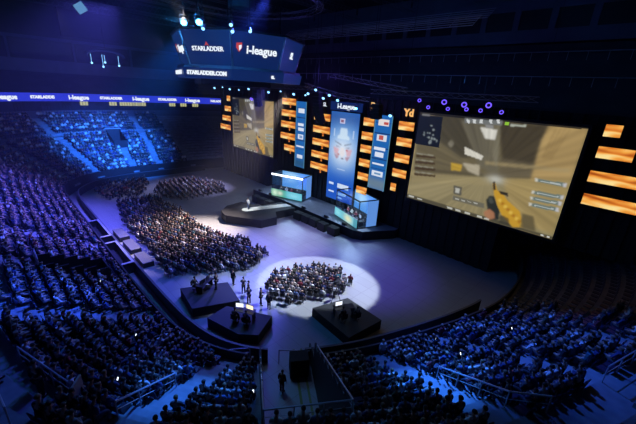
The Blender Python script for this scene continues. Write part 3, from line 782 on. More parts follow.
    for x in (162, 180, 198, 216): pl([(x, 286 + (x - 162) * .25), (x + 11, 289 + (x - 162) * .25), (x + 11, 293 + (x - 162) * .25), (x, 290 + (x - 162) * .25)], (200, 200, 190), .7, 0)
    # bottom bar
    pl([(20, 274), (450, 400), (446, 412), (18, 290)], (46, 46, 42), .75, 1)
    for x in (26, 50, 138, 162, 190, 226, 246): y = 274 + (x - 20) * .293; pl([(x, y + 3), (x + 15, y + 7), (x + 15, y + 12), (x, y + 8)], (205, 205, 195), .9, 0)
    for x in (412, 430): y = 274 + (x - 20) * .293; pl([(x, y + 2), (x + 9, y + 5), (x + 9, y + 10), (x, y + 8)], (225, 225, 220), .9, 0)
    # weapon, glove, hand
    pl([(252, 292), (262, 280), (276, 280), (284, 300), (294, 325), (288, 352), (268, 350), (256, 318)], (46, 50, 46), 1, 2); pl([(258, 286), (270, 284), (276, 300), (264, 304)], (84, 88, 80), .7, 2)
    pl([(246, 326), (262, 318), (276, 330), (278, 346), (262, 350), (247, 338)], (180, 124, 90), .9, 2)
    pl([(272, 244), (280, 242), (284, 262), (300, 272), (318, 296), (352, 326), (362, 372), (330, 372), (300, 340), (284, 306), (276, 276)], (206, 158, 50), 1, 1)
    pl([(272, 240), (279, 238), (281, 262), (274, 264)], (60, 52, 40), 1, 1)
    pl([(290, 266), (316, 272), (318, 282), (296, 276)], (50, 46, 38), 1, 1)
    for k in range(9):
        a = 290 + k * 8; c = 288 + k * 9; pl([(a, c), (a + 9, c + 3), (a + 5, c + 11), (a - 3, c + 8)], ((240, 206, 96), (160, 96, 26))[k % 2], .7, 2)
    pl([(358, 330), (392, 340), (398, 385), (352, 372)], (98, 88, 62), .9, 3); pl([(292, 335), (318, 345), (322, 368), (290, 360)], (60, 58, 48), .8, 2)
    cx_, cy_ = .55, .55; ang = np.arctan2(cv.Y - cy_, (cv.X - cx_) * 1.5); rad = np.hypot((cv.X - cx_) * 1.5, cv.Y - cy_)
    r2 = np.random.RandomState(5); nz = sum(np.sin(ang * f + p) for f, p in zip((7, 13, 23, 37, 61), r2.uniform(0, 6, 5))) / 5
    base_ *= (1 + .28 * nz * np.clip(rad * 2.2, 0, 1))[..., None]; hud = np.abs(cv.A - pre_).sum(-1) > .002; cv.A = np.where(hud[..., None], cv.A, base_)
    return cv
GAME = game_canvas()
def video_wall(x0, x1, z0, z1, label):
    r = thing('video_wall', label, 'screen', ((x0 + x1) / 2, 38.1, z0)); cx = (x0 + x1) / 2; w = (x1 - x0) / 2; h = z1 - z0
    b = MB(); b.box(-w - .25, w + .25, 0, .5, -.25, h + .25); b.build('housing', 'black', r)
    paint_obj('display', GAME, -w, w, -.02, 0, h, 'screenpaint', r)
    b = MB()
    for k in range(6): xx = -w + 2 * w * (k + .5) / 6; b.tube([(xx, .25, h + .25), (xx, .25, h + 4)], .03, 4)
    b.build('hanging_cables', 'black_metal', r)
video_wall(-21.3, -4.8, 6.45, 17.25, 'large right video wall showing a first-person shooter game with a gold rifle')
video_wall(-64.6, -50.4, 6.5, 16.7, 'smaller-looking left video wall showing the same tan shooter game')

# banners
def box_(b, *a): b.box(*a); return b
def led_banner(x0, x1, z0, z1, cv, label, y=38.05, edge=True):
    r = thing('led_banner', label, 'LED banner', ((x0 + x1) / 2, y, z0)); w = (x1 - x0) / 2; h = z1 - z0
    b = MB(); b.box(-w - .08, w + .08, 0, .3, -.08, h + .08); b.build('housing', 'black', r)
    paint_obj('display', cv, -w, w, -.02, 0, h, 'banner', r)
    if edge:
        for s in (-1, 1): b = MB(); b.box(s * w - .05, s * w + .05, -.06, -.03, 0, h); e = b.build('light_strip', 'cyanled', r)
    return r
cv = Canvas(60, 150, srgb(40, 110, 200))
cv.rect(-1, .0, 2, .14, srgb(20, 60, 140), .9, .03); cv.ell(.5, .40, .75, .30, srgb(140, 195, 240), .95); cv.ell(.5, .42, .48, .19, srgb(225, 235, 250), .95); cv.rect(-1, .70, 2, 2, srgb(24, 80, 190), .9, .05)
cv.rect(.33, .07, .52, .12, srgb(200, 200, 230), .9); cv.rect(.36, .08, .46, .11, srgb(120, 20, 60), .8)
cv.poly([(.38, .17), (.62, .17), (.64, .24), (.72, .26), (.72, .29), (.28, .29), (.28, .26), (.36, .24)], srgb(215, 235, 250), .8, 2)
for s in (-1, 1):
    cv.rect(.5 + s * .34 - .03, .18, .5 + s * .34 + .03, .27, srgb(200, 220, 245), .6)
    cv.poly([(.5 + s * .05, .345), (.5 + s * .30, .315), (.5 + s * .30, .325), (.5 + s * .05, .358)], srgb(60, 60, 90), .7, 2)
    cv.poly([(.5 + s * .06, .375), (.5 + s * .26, .36), (.5 + s * .22, .385)], srgb(110, 80, 110), .6, 3)
    cv.poly([(.5 + s * .12, .40), (.5 + s * .34, .38), (.5 + s * .30, .45), (.5 + s * .18, .47)], srgb(225, 140, 140), .6, 3)
    cv.poly([(.5 + s * .1, .48), (.5 + s * .3, .46), (.5 + s * .2, .52)], srgb(170, 70, 70), .6, 2)
cv.poly([(.44, .38), (.56, .38), (.6, .45), (.5, .49), (.4, .45)], srgb(235, 225, 225), .7, 3); cv.ell(.36, .46, .05, .015, srgb(180, 50, 40), .8); cv.ell(.66, .40, .05, .012, srgb(190, 60, 50), .8); cv.ell(.52, .50, .06, .012, srgb(70, 50, 80), .8)
cv.rect(.35, .62, .65, .635, srgb(180, 205, 240), .7)
for (a, c, w_, h_) in ((.08, .80, .18, .025), (.42, .795, .42, .05), (.08, .90, .22, .02), (.42, .90, .34, .035), (.42, .955, .2, .02)): cv.rect(a, c, a + w_, c + h_, srgb(215, 230, 250), .9)
led_banner(-35.9, -30.4, 2.7, 16.2, cv, 'tall centre LED banner in light blue with a pale glowing emblem', edge=False)
def side_canvas(items, low=False):
    cv = Canvas(30, 120, srgb(30, 100, 175))
    for y in (.10, .24, .43, .58, .72): cv.rect(0, y - .012, 1, y, srgb(20, 40, 90), .8)
    for (y0, y1, x0, x1, c) in items: cv.rect(x0, y0, x1, y1, srgb(*c), .95)
    if low: cv.rect(0, .85, 1, 1, srgb(110, 130, 140), .9, .02)
    else: cv.rect(0, .88, 1, 1, srgb(40, 80, 110), .9, .02)
    return cv
W_ = (225, 232, 245)
led_banner(-44., -41.6, 6.2, 17.1, side_canvas([(.10, .17, .2, .85, W_), (.32, .36, .2, .8, W_), (.38, .43, .25, .85, W_), (.48, .56, .25, .8, W_), (.50, .54, .4, .7, (120, 150, 200)), (.66, .68, .1, .9, W_), (.80, .86, .2, .8, W_)]), 'narrow left LED banner with stacked white sponsor marks on blue')
led_banner(-27.7, -25.0, 6.3, 16.4, side_canvas([(.05, .13, .2, .85, (235, 225, 220)), (.08, .12, .55, .8, (190, 60, 50)), (.25, .33, .2, .8, (220, 225, 235)), (.26, .32, .35, .6, (190, 70, 60)), (.42, .46, .1, .8, W_), (.48, .55, .2, .75, W_), (.63, .655, .1, .85, W_), (.74, .82, .15, .85, W_), (.77, .79, .3, .7, (90, 140, 190))], True), 'narrow right LED banner with stacked sponsor marks and grey foot')

# flame panels: (columns of x0,x1) with the heights of each
rowsz = [16.9, 15.1, 13.2, 11.2, 9.2, 7.3, 5.5]
FL = {'left of the left video wall': [(-66.7, -65.3, 16.3), (-67.7, -65.1, 14.2), (-68.8, -65.3, 12.2), (-69.8, -65.5, 10.3)],
      'beside the narrow left banner': [(-47.9, -44.2, 16.9), (-48, -44.2, 15.), (-48.1, -44.2, 13.1), (-48.2, -44.2, 11.1), (-47.1, -44.2, 9.1)],
      'left of the centre banner': [(-39.7, -36.1, 15.1), (-39.8, -36, 13.2), (-39.8, -36, 11.2), (-39.9, -36, 9.2), (-40, -36, 7.3)],
      'right of the centre banner': [(-29.7, -27.85, 15.3), (-29.8, -27.85, 13.4), (-29.8, -27.85, 11.6), (-29.8, -27.85, 9.6), (-29.8, -27.85, 7.6), (-29.8, -27.85, 5.5)],
      'left of the right video wall': [(-24., -21.75, 15.4), (-24, -21.75, 13.4), (-24, -21.75, 11.3), (-24, -21.85, 9.3), (-24, -23.1, 7.3)],
      'right of the right video wall': [(-3.7, -2.5, 17.2), (-3.7, -1.2, 15.35), (-3.7, .6, 13.2), (-3.6, 2.2, 11.1)]}
ORD = ['top', 'second from the top', 'third from the top', 'fourth from the top', 'fifth from the top', 'lowest']
for where, L_ in FL.items():
    for k, (a, c, z) in enumerate(L_):
        od = 'lowest' if k == len(L_) - 1 else ORD[k]
        b = MB(); cx = (a + c) / 2; w = (c - a) / 2; hh = .52 if c < -3 else .50
        b.box(-w, w, 0, .25, -hh - .03, hh + .03); o = b.build('led_screen', 'black', None, label='flame-patterned orange LED panel %s, %s' % (where, od), cat='LED panel', group='orange flame LED panels'); o.location = (cx, 38.05, z)
        b = MB(); b.box(-.1, .1, .25, .94, -.1, .1); b.build('bracket', 'black_metal', o)
        b = MB(); b.box(-w + .03, w - .03, -.02, 0, -hh, hh)
        if w > 1.1 and 'centre' in where or 'narrow' in where: b.box(w * .15, w * .3, -.02, 0, -hh - .45, -hh)
        b.build('flame_display', 'flame', o)
# black drapes behind the stage
b = MB(); n_ = 140
for k in range(n_):
    x = -71 + k * .56; 
    if x > 6: break
    b.box(x, x + .54, 39.0 + .12 * (k % 2), 39.25 + .12 * (k % 2), 0.0 if x < -10 else 5.8, 18.4)
b.build('stage_drape', 'black', None, label='tall black pleated drape hanging behind all the stage screens', cat='curtain')

# signs above the banners
r = thing('stage_sign', 'small glowing blue i-league sign over the centre banner'.replace('i-league ', 'lettered '), 'sign', (-33.1, 37.9, 16.9))
b = MB(); b.box(-3, 3, 0, .2, -.5, .7); b.build('sign_board', 'navyled', r); text('i-League', 1.0, 'lettering', 'white', r, (.1, -.03, .1), bold=.02)
r = thing('stage_sign', 'round orange mark and white lettering over the left flame column', 'sign', (-38.2, 37.9, 17.))
b = MB(); b.ring((-1., 0, 0), .32, .2, mx=Matrix.Rotation(PI / 2, 4, 'X')); b.build('emblem', 'orange', r); text('SL', .8, 'lettering', 'white', r, (.9, 0, 0))
r = thing('stage_sign', 'orange glowing lettering over the column right of the centre banner', 'sign', (-28.2, 37.9, 17.3)); text('R', 1.5, 'lettering', 'orange', r, (0, 0, 0), bold=.04)
r = thing('stage_sign', 'large orange glowing letters beside the top of the right video wall', 'sign', (-22.7, 37.9, 17.0)); text('Yd', 1.2, 'lettering', 'orange', r, (0, 0, 0), bold=.05)

# ------------------------------------------------------------------ stage
ZS = 1.3
SP = [(-49.5, 33.0), (-42.2, 33.6), (-26.0, 33.4), (-24.8, 34.0), (-22.4, 38.2), (-22.4, 39), (-50, 39)]
b = MB(); b.prism(SP, 0, ZS - .06); r = b.build('stage', 'stageskirt', None, label='low wide stage with black skirt carrying both player booths', cat='stage')
b = MB(); b.prism(SP, ZS - .06, ZS); b.build('deck', 'stage', r)
RP = [(-42.9, 22.9), (-44.6, 24.8), (-44.9, 27.6), (-41.6, 29.0), (-41.2, 32.9), (-37.6, 32.9), (-38.0, 29.3), (-36.1, 28.1), (-36.3, 25.5), (-41.0, 22.5)]
b = MB(); b.prism(RP, 0, 1.14); r = b.build('runway', 'stageskirt', None, label='black-skirted runway with many-sided end platform in front of the stage', cat='stage')
b = MB(); b.prism(RP, 1.14, 1.2); b.build('deck', 'stageskirt', r)
b = MB(); cc = [(-41.3 + .75 * math.cos(t), 26.3 + .75 * math.sin(t)) for t in np.linspace(PI * 1.05, PI * 1.95, 9)]
b.prism(cc + [(-38.6, 33.0), (-40.1, 33.0)], 1.2, 1.215); b.build('carpet', 'carpet', r)['label'] = 'pale narrow carpet strip'
for k, (x, y, w) in enumerate([(-46.3, 31.6, 1.0), (-44.6, 31.7, 1.0), (-42.9, 31.8, 1.0), (-35.9, 32.2, 1.0), (-34.2, 32.3, 1.0), (-32.5, 32.3, 1.0), (-30.6, 32.2, 1.0), (-28.6, 32.3, 1.0)]):
    b = MB(); b.box(-.75, .75, -.5, .5, 0, 1.15); b.cur = 0
    o = b.build('subwoofer', 'black', None, label='black bass loudspeaker cabinet on the floor against the stage front', cat='loudspeaker', group='bass cabinets along the stage front'); o.location = (x, y, 0)
    b = MB(); b.box(-.68, .68, -.53, -.5, .08, 1.07); b.build('grille', 'black_metal', o)
o = person(MIC, (-41.3, 26.6, 1.215), math.radians(-170), 'white', 'presenter in a white shirt standing alone on the runway end', hair='hair', tr='jeans')
b = MB(); b.tube([(.0, 0, 0), (0, .05, .16)], .012); b.ball((0, .055, .18), .026); m_ = b.build('microphone', 'black_metal', None, label='black hand microphone held by the presenter on the runway', cat='microphone')
a_ = math.radians(-170); hx, hy = .09, .30; m_.location = (-41.3 + hx * math.cos(a_) - hy * math.sin(a_), 26.6 + hx * math.sin(a_) + hy * math.cos(a_), 1.215 + 1.48)
for (x, y) in ((-47.8, 33.4), (-45.0, 33.6), (-36.4, 33.7), (-31.5, 33.8), (-27.9, 33.8)):
    b = MB(); b.box(-.35, .35, -.25, .2, 0, .12); b.box(-.33, .33, -.22, .0, .12, .36); o = b.build('stage_monitor', 'black_metal', None, label='wedge loudspeaker lying on the front edge of the stage', cat='loudspeaker', group='stage edge wedge loudspeakers'); o.location = (x, y, ZS)

# player booths
def booth(cx, cy, rz, where, colorx):
    r = thing('player_booth', 'glass-walled player booth on the %s side of the stage with glowing lower front' % where, 'booth', (cx, cy, ZS), rz)
    W, Dp, Hh = 3.05, 3.3, 3.9
    b = MB(); b.box(-W, W, 0, Dp, 0, .12); b.build('platform', 'black_metal', r)
    for sx in (-W, W - .1):
        for sy in (0, Dp - .1): b = MB(); b.box(sx, sx + .1, sy, sy + .1, .12, Hh); b.build('corner_post', 'black_metal', r)
    b = MB(); b.box(-W, W, 0, .14, Hh, Hh + .14); b.box(-W, W, Dp - .14, Dp, Hh, Hh + .14); b.box(-W, -W + .1, .14, Dp - .14, Hh, Hh + .14); b.box(W - .1, W, .14, Dp - .14, Hh, Hh + .14); b.build('roof_frame', 'black_metal', r)
    if where == 'left':
        b = MB(); b.box(-W, W, -.08, 0, Hh - .16, Hh + .12); b.build('light_bar', 'whitebar', r)['label'] = 'bright white light bar'
    cv = Canvas(60, 14, srgb(90, 190, 215))
    if where == 'left': cv.rect(-1, -1, .5, 2, srgb(60, 160, 120), .9, .04); cv.ell(.12, .5, .12, .6, srgb(225, 250, 225), .9); cv.ell(.3, .5, .1, .4, srgb(235, 240, 220), .8); cv.ell(.75, .5, .3, .5, srgb(150, 225, 240), .8)
    else: cv.ell(.15, .5, .2, .6, srgb(150, 225, 235), .9); cv.ell(.62, .5, .22, .6, srgb(235, 235, 190), .95); cv.rect(.85, 0, 1, 1, srgb(80, 150, 170), .8)
    paint_obj('front_display', cv, -W, W, -.1, .1, 1.35, 'banner', r)
    b = MB(); b.box(-W, W, -.08, 0, .08, 1.37); b.build('front_panel', 'black_metal', r)
    b = MB(); b.box(-W + .1, W - .1, .04, .06, 1.37, Hh - .16); b.build('front_glass', 'glass', r)
    b = MB(); b.box(W - .06, W - .04, .1, Dp * .45, .12, Hh - .05); b.build('side_glass', 'glass', r); b = MB(); b.box(W - .08, W - .03, Dp * .45, Dp - .1, .12, Hh - .05); b.build('side_glow', 'sidepan', r)  # blue brightness of the side glass put in as a glowing panel
    b = MB(); b.box(-W + .04, -W + .06, .1, Dp - .1, .12, Hh - .05); b.build('side_glass', 'glass', r)
    cv = Canvas(50, 30, srgb(70, 130, 190)); cv.ell(.3, .3, .3, .4, srgb(130, 170, 200), .9); cv.ell(.75, .4, .2, .5, srgb(60, 110, 215), .9); cv.rect(.95, 0, 1, 1, srgb(160, 190, 240), .9)
    cv.A *= 1.6; paint_obj('back_display', cv, -W + .1, W - .1, Dp - .04, 1.0, Hh - .02, 'banner', r)
    b = MB(); b.box(-W + .1, W - .1, Dp - .03, Dp, .12, Hh - .05); b.build('back_wall', 'black_metal', r)
    mx = Matrix.Translation((cx, cy, ZS + .12)) @ Matrix.Rotation(rz, 4, 'Z')
    t = thing('player_desk', 'long black gaming desk inside the %s booth' % where, 'desk', mx @ Vector((0, .9, 0)), rz)
    b = MB(); b.box(-2.7, 2.7, -.35, .35, .72, .76); b.build('tabletop', 'black_metal', t)
    for s in (-2.6, -.9, .9, 2.6): b = MB(); b.box(s - .03, s + .03, -.3, .3, 0, .72); b.build('leg', 'black_metal', t)
    side = ('leftmost', 'second from the left', 'middle', 'second from the right', 'rightmost')
    for k in range(5):
        x = -2.2 + 1.1 * k
        q = thing('gaming_monitor', 'thin gaming monitor %s on the %s booth desk' % (side[k], where), 'monitor', mx @ Vector((x, .78, .76)), rz)
        b = MB(); b.box(-.28, .28, -.02, .02, .12, .46); b.build('housing', 'black_metal', q); b = MB(); b.box(-.26, .26, .02, .024, .14, .44); b.build('display', 'cyanled', q); b = MB(); b.box(-.03, .03, -.02, .02, .01, .12); b.box(-.12, .12, -.08, .08, 0, .015); b.build('stand', 'black_metal', q)
        q = thing('gaming_chair', 'dark high-back chair %s in the %s booth' % (side[k], where), 'chair', mx @ Vector((x, 1.75, 0)), rz + PI)
        b = MB(); b.box(-.26, .26, -.22, .26, .40, .47); b.build('seat', 'black', q); b = MB(); b.box(-.26, .26, -.34, -.27, .47, 1.25); b.build('backrest', 'black', q); b = MB(); b.tube([(0, 0, .06), (0, 0, .40)], .03); b.box(-.3, .3, -.03, .03, .02, .06); b.box(-.03, .03, -.3, .3, .02, .06); b.build('base', 'black_metal', q)
        jk = colorx[k]; person(SIT[k], mx @ Vector((x, 1.75, 0)), rz + PI, jk, 'player in a %s top seated %s in the %s booth' % (CNAME[jk], side[k], where), 'players at the booth desks', hair=HK[k % 2])
    L = bpy.data.lights.new('booth_lamp', 'AREA'); L.shape = 'RECTANGLE'; L.size = 5; L.size_y = 1; L.energy = 900; L.color = (.7, .85, 1); lo = bpy.data.objects.new('booth_lamp', L); COL.objects.link(lo); lo.location = mx @ Vector((0, 1.4, Hh - .25)); lo.rotation_euler = (0, 0, rz)
booth(-41.9, 34.6, math.radians(19), 'left', ['black', 'grey', 'maroon', 'charcoal', 'black'])
booth(-28.7, 34.9, math.radians(-17), 'right', ['maroon', 'cream', 'maroon', 'white', 'black'])

# ------------------------------------------------------------------ control platforms on the floor
def platform(poly, z, where):
    c = np.mean(poly, 0); b = MB(); b.prism([(x - c[0], y - c[1]) for x, y in poly], 0, z - .06)
    r = b.build('riser', 'stageskirt', None, label='square black technical riser %s' % where, cat='platform'); r.location = (c[0], c[1], 0)
    b = MB(); b.prism([(x - c[0], y - c[1]) for x, y in poly], z - .06, z); b.build('deck', 'boards', r); return c
def desk_at(x, y, z, rz, where, nmon=2, warm=False, lab='control'):
    t = thing('control_desk', 'dark %s desk %s' % (lab, where), 'desk', (x, y, z), rz)
    b = MB(); b.box(-.9, .9, -.35, .35, .70, .74); b.build('tabletop', 'black_metal', t)
    for s in (-.85, .85): b = MB(); b.box(s - .025, s + .025, -.3, .3, 0, .70); b.build('leg', 'black_metal', t)
    mx = Matrix.Translation((x, y, z)) @ Matrix.Rotation(rz, 4, 'Z')
    for k in range(nmon):
        q = thing('monitor', 'glowing monitor, %s on the desk %s' % (('left one', 'right one')[k % 2], where), 'monitor', mx @ Vector((-.45 + .9 * k, .1, .74)), rz + .15 * (1 - 2 * k))
        b = MB(); b.box(-.34, .34, -.02, .02, .1, .52); b.build('housing', 'black_metal', q); b = MB(); b.box(-.32, .32, -.024, -.02, .12, .50); b.build('display', 'monitor_warm' if warm and k else 'monitor', q); b = MB(); b.box(-.03, .03, -.02, .02, 0, .1); b.box(-.12, .12, -.08, .08, 0, .012); b.build('stand', 'black_metal', q)
    return mx
def stool(x, y, z, rz, label):
    q = thing('office_chair', label, 'chair', (x, y, z), rz)
    b = MB(); b.box(-.24, .24, -.22, .24, .40, .46); b.build('seat', 'black', q); b = MB(); b.box(-.22, .22, -.31, -.27, .5, .95); b.box(-.03, .03, -.3, -.2, .42, .55); b.build('backrest', 'black', q); b = MB(); b.tube([(0, 0, .05), (0, 0, .40)], .025); b.box(-.28, .28, -.03, .03, .0, .05); b.box(-.03, .03, -.28, .28, .0, .05); b.build('base', 'black_metal', q)
P1 = [(-27.4, 10.1), (-25.6, 14.0), (-22.3, 13.3), (-23.8, 9.6)]
P2 = [(-21.9, 10.0), (-22.3, 12.0), (-18.7, 14.2), (-17.5, 12.0), (-18.6, 10.9)]
P3 = [(-17.3, 17.6), (-16.3, 21.2), (-12.3, 21.0), (-12.7, 17.2)]
platform(P1, .9, 'at the left among the crew near the left boards'); platform(P2, .9, 'in front of the gate, with two bright monitors'); platform(P3, .9, 'right of the seated group on the white-lit floor')
mx = desk_at(-25.9, 11.8, .9, math.radians(-60), 'on the left riser'); 
stool(-26.3, 11.05, .9, math.radians(-50), 'office chair on the left riser'); person(SIT[0], (-26.3, 11.05, .9), math.radians(-50), 'black', 'crew member in black seated at the left riser desk')
person(WORK, (-25.2, 12.6, .9), math.radians(120), 'charcoal', 'crew member in charcoal standing by the left riser desk')
mx = desk_at(-20.0, 12.35, .9, math.radians(32), 'on the riser before the gate', warm=True)
for k, (x, y) in enumerate([(-20.0, 11.45), (-19.1, 11.9)]):
    stool(x, y, .9, math.radians(30), 'office chair, %s of two on the riser before the gate' % ('left', 'right')[k]); person(SIT[1 + k], (x, y, .9), math.radians(30), ('black', 'navy')[k], 'crew member in %s seated at the riser before the gate' % ('black', 'navy blue')[k])
desk_at(-15.0, 19.1, .9, math.radians(60), 'on the right riser', nmon=1)
for k, (x, y) in enumerate([(-14.3, 18.3), (-13.7, 19.3)]):
    stool(x, y, .9, math.radians(70), 'office chair, %s of two on the right riser' % ('left', 'right')[k]); person(SIT[3 + k], (x, y, .9), math.radians(70), ('black', 'charcoal')[k], 'crew member in %s seated on the right riser' % ('black', 'charcoal')[k])
for (x, y, rz, jk, lab, Pz) in [(-26.1, 14.9, .3, 'black', 'crew member standing alone on the floor behind the left riser', STAND), (-21.6, 15.1, -.8, 'black', 'crew member standing at the back of the trio near the gate riser', WORK), (-20.6, 15.3, .6, 'charcoal', 'crew member standing rightmost beside the gate riser', STAND),
                                (-22.5, 14.4, 1.2, 'navy', 'crew member bending over gear between the two left risers', WORK), (-23.3, 14.9, -.4, 'black', 'crew member in black between the two left risers', STAND), (-24.2, 14.9, .9, 'grey', 'crew member in light grey beside the left riser corner', WORK)]:
    person(Pz, (x, y, 0), rz, jk, lab)
for k, (x, y, rz, lab) in enumerate([(-12.9, 10.7, math.radians(25), 'steward in dark clothes standing in the tunnel near its left wall')]):
    person(STAND, (x, y, 0), rz, 'black', lab)
p_, N_ = cpt(25.9, 11.45); person(STAND, (p_[0], p_[1], 7.0), math.atan2(N_[0], -N_[1]), 'olive', 'steward in an olive vest standing on the walkway at lower left', jm=M['vest'])
p_, N_ = cpt(25.1, 10.75); person(STAND, (p_[0], p_[1], 6.5), math.atan2(N_[0], -N_[1]) + .5, 'black', 'man in black standing beside the olive-vested steward at lower left')
# camera tripod
r = thing('camera_tripod', 'tall camera tripod standing behind the right riser on the lit floor', 'tripod', (-17.5, 20.9, 0))
for k in range(3): a = 2 * PI * k / 3 + .4; b = MB(); b.tube([(.55 * math.cos(a), .55 * math.sin(a), 0), (0, 0, 1.5)], .035, 6); b.build('leg', 'black_metal', r)
b = MB(); b.tube([(0, 0, 1.45), (0, 0, 2.0)], .04); b.build('column', 'black_metal', r)
b = MB(); b.box(-.12, .12, -.3, .25, 2.0, 2.3); b.tube([(0, .25, 2.15), (0, .5, 2.15)], .07, 8); b.build('video_camera', 'black_metal', r)
# gate panel and its frame by the tunnel mouth
r = thing('gate', 'grey gate panel in a curved metal frame beside the tunnel mouth', 'gate', (-16.2, 10.2, 0), math.atan2(TB[1], TB[0]) + PI)
b = MB(); b.box(-.1, 1.9, -.03, .03, .1, 1.25); b.build('panel', 'stage', r)
b = MB(); b.tube([(-.15, 0, 0), (-.15, 0, 1.5), (0, 0, 1.62), (1.9, 0, 1.62), (1.95, 0, 1.5), (1.95, 0, 0)], .035); b.build('frame', 'rail', r)
b = MB(); b.tube([(-14.9, 12.0, 1.28), (-13.4, 13.6, 1.28)], .04); b.tube([(-14.9, 12., 0), (-14.9, 12., 1.28)], .04); b.build('threshold_rail', 'rail', None, label='thin pale rail across the gate opening in the boards', cat='railing')
b = MB(); tb(.75, 1.75, 2.0, 3.3, 0, 1.5, b); b.build('black_board_end', 'black', None, label='black boxy cabinet right of the gate opening', cat='cabinet')  # black block standing for the thick end of the boards
# player bench boxes beside the left boards
for k, (l, ln) in enumerate([(44.0, 6.2), (52.2, 6.2)]):
    P, N = cpt(l, .9); r = thing('bench_box', 'open-topped bench box with pale rim outside the left boards, %s' % ('nearer one', 'farther one')[k], 'bench', (P[0], P[1], 0), math.atan2(N[1], N[0]) + PI / 2)
    b = MB(); b.box(-ln / 2, ln / 2, -.7, -.6, 0, 1.25); b.box(-ln / 2, ln / 2, .6, .7, 0, 1.25); b.box(-ln / 2, -ln / 2 + .1, -.6, .6, 0, 1.25); b.box(ln / 2 - .1, ln / 2, -.6, .6, 0, 1.25); b.build('box_wall', 'boards', r)
    b = MB(); b.box(-ln / 2 - .1, ln / 2 + .1, -.78, -.55, 1.25, 1.3); b.box(-ln / 2 - .1, ln / 2 + .1, .55, .78, 1.25, 1.3); b.box(-ln / 2 - .1, -ln / 2 + .2, -.55, .55, 1.25, 1.3); b.box(ln / 2 - .2, ln / 2 + .1, -.55, .55, 1.25, 1.3); b.build('rim', 'rail', r)
    b = MB(); b.box(-ln / 2 + .3, ln / 2 - .3, -.2, .25, .4, .46); b.build('bench_seat', 'seat2', r)
for k, (x, y, w) in enumerate([(-44.5, 9.75, 3.2), (-40.3, 9.75, 3.2), (-36.2, 9.75, 3.0)]):
    b = MB(); b.box(-w / 2, w / 2, -.55, .55, 0, .55); o = b.build('low_riser', 'boards', None, label='low dark box inside the left boards, %s' % ('farthest of three', 'middle of three', 'nearest of three')[k], cat='box'); o.location = (x, y, 0)
    b = MB(); b.box(-w / 2, w / 2, -.55, .55, .55, .58); b.build('lid', 'stage', o)

# ------------------------------------------------------------------ scoreboard cube
JC = (-39.5, 24.5)
r = thing('scoreboard', 'large eight-sided hanging scoreboard with lettered blue screens', 'scoreboard', (JC[0], JC[1], 19.4))
def octv(R, z, a0=-38.): return [(R * math.cos(math.radians(a0 + 45 * k)), R * math.sin(math.radians(a0 + 45 * k)), z) for k in range(8)]
z0, z1 = 1.5, 4.75
lo, hi = octv(6.9, z0), octv(7.9, z1)
WORDS = {0: 'i-league', 7: 'STARLADDER', 1: 'SL', 6: 'i-league', 5: 'STARLADDER', 2: 'i-league', 3: 'STARLADDER', 4: 'i-league'}
for k in range(8):
    j = (k + 1) % 8; A, B, C, D = map(Vector, (lo[k], lo[j], hi[j], hi[k])); e = .025
    ins = lambda P, Q, t: P.lerp(Q, t)
    A2, B2, C2, D2 = ins(A, B, e), ins(B, A, e), ins(C, D, e), ins(D, C, e)
    nrm = (B - A).cross(D - A).normalized(); nrm = nrm if nrm.dot((A + B) / 2) > 0 else -nrm
    b = MB(); T_ = -nrm * .3; b.add([A2, B2, C2, D2, A2 + T_, B2 + T_, C2 + T_, D2 + T_], [(0, 1, 2, 3), (4, 7, 6, 5), (0, 4, 5, 1), (1, 5, 6, 2), (2, 6, 7, 3), (3, 7, 4, 0)])
    s_ = b.build('screen', 'navyled', r)
    ctr = (A2 + B2 + C2 + D2) / 4 + nrm * .05; xa = (B - A).normalized(); ya = nrm.cross(xa).normalized()
    if ya.z < 0: xa = -xa; ya = nrm.cross(xa).normalized()
    mx = Matrix((xa, ya, nrm)).transposed().to_4x4(); w = WORDS[k]
    def put(o, dx, dy): o.matrix_local = Matrix.Translation(ctr + xa * dx + ya * dy) @ mx @ Matrix.Diagonal((*o.scale, 1))
    if w == 'STARLADDER':
        o = text(w, .62, 'lettering', 'white', s_, (0, 0, 0), bold=.012); put(o, 0, -.1)
        bb = MB(); bb.add([(-.25, .2, 0), (0, .62, 0), (.25, .2, 0), (0, .3, 0)], [(0, 3, 1), (3, 2, 1)]); bb.add([(-.25, .2, .03), (0, .62, .03), (.25, .2, .03), (0, .3, .03)], [(0, 3, 1), (3, 2, 1)]); q = bb.build('star_mark', 'redled', s_); put(q, 0, 0)
    else:
        o = text(w, 1.12 if w != 'SL' else 1., 'lettering', 'white', s_, (0, 0, 0), bold=.03); put(o, .45 if w != 'SL' else 0, .05)
        if w != 'SL':
            bb = MB(); bb.add([(-.32, .42, .02), (.28, .50, .02), (.30, -.02, .02), (0, -.45, .02), (-.34, -.02, .02)], [(0, 4, 3, 2, 1)]); q = bb.build('shield_mark', 'redled', s_); put(q, -2.05, .2)
            bb = MB(); bb.add([(-.06, .2, .04), (.24, .28, .04), (.24, -.04, .04), (0, -.32, .04)], [(0, 3, 2, 1)]); q = bb.build('shield_mark', 'white', s_); put(q, -2.05, .2)
b = MB(); V8 = octv(7.6, .1) + octv(7.8, 1.15); b.add(V8, [(k, (k + 1) % 8, (k + 1) % 8 + 8, k + 8) for k in range(8)] + [tuple(range(8))[::-1], tuple(range(8, 16))]); ring = b.build('lower_ring', 'navyled', r)
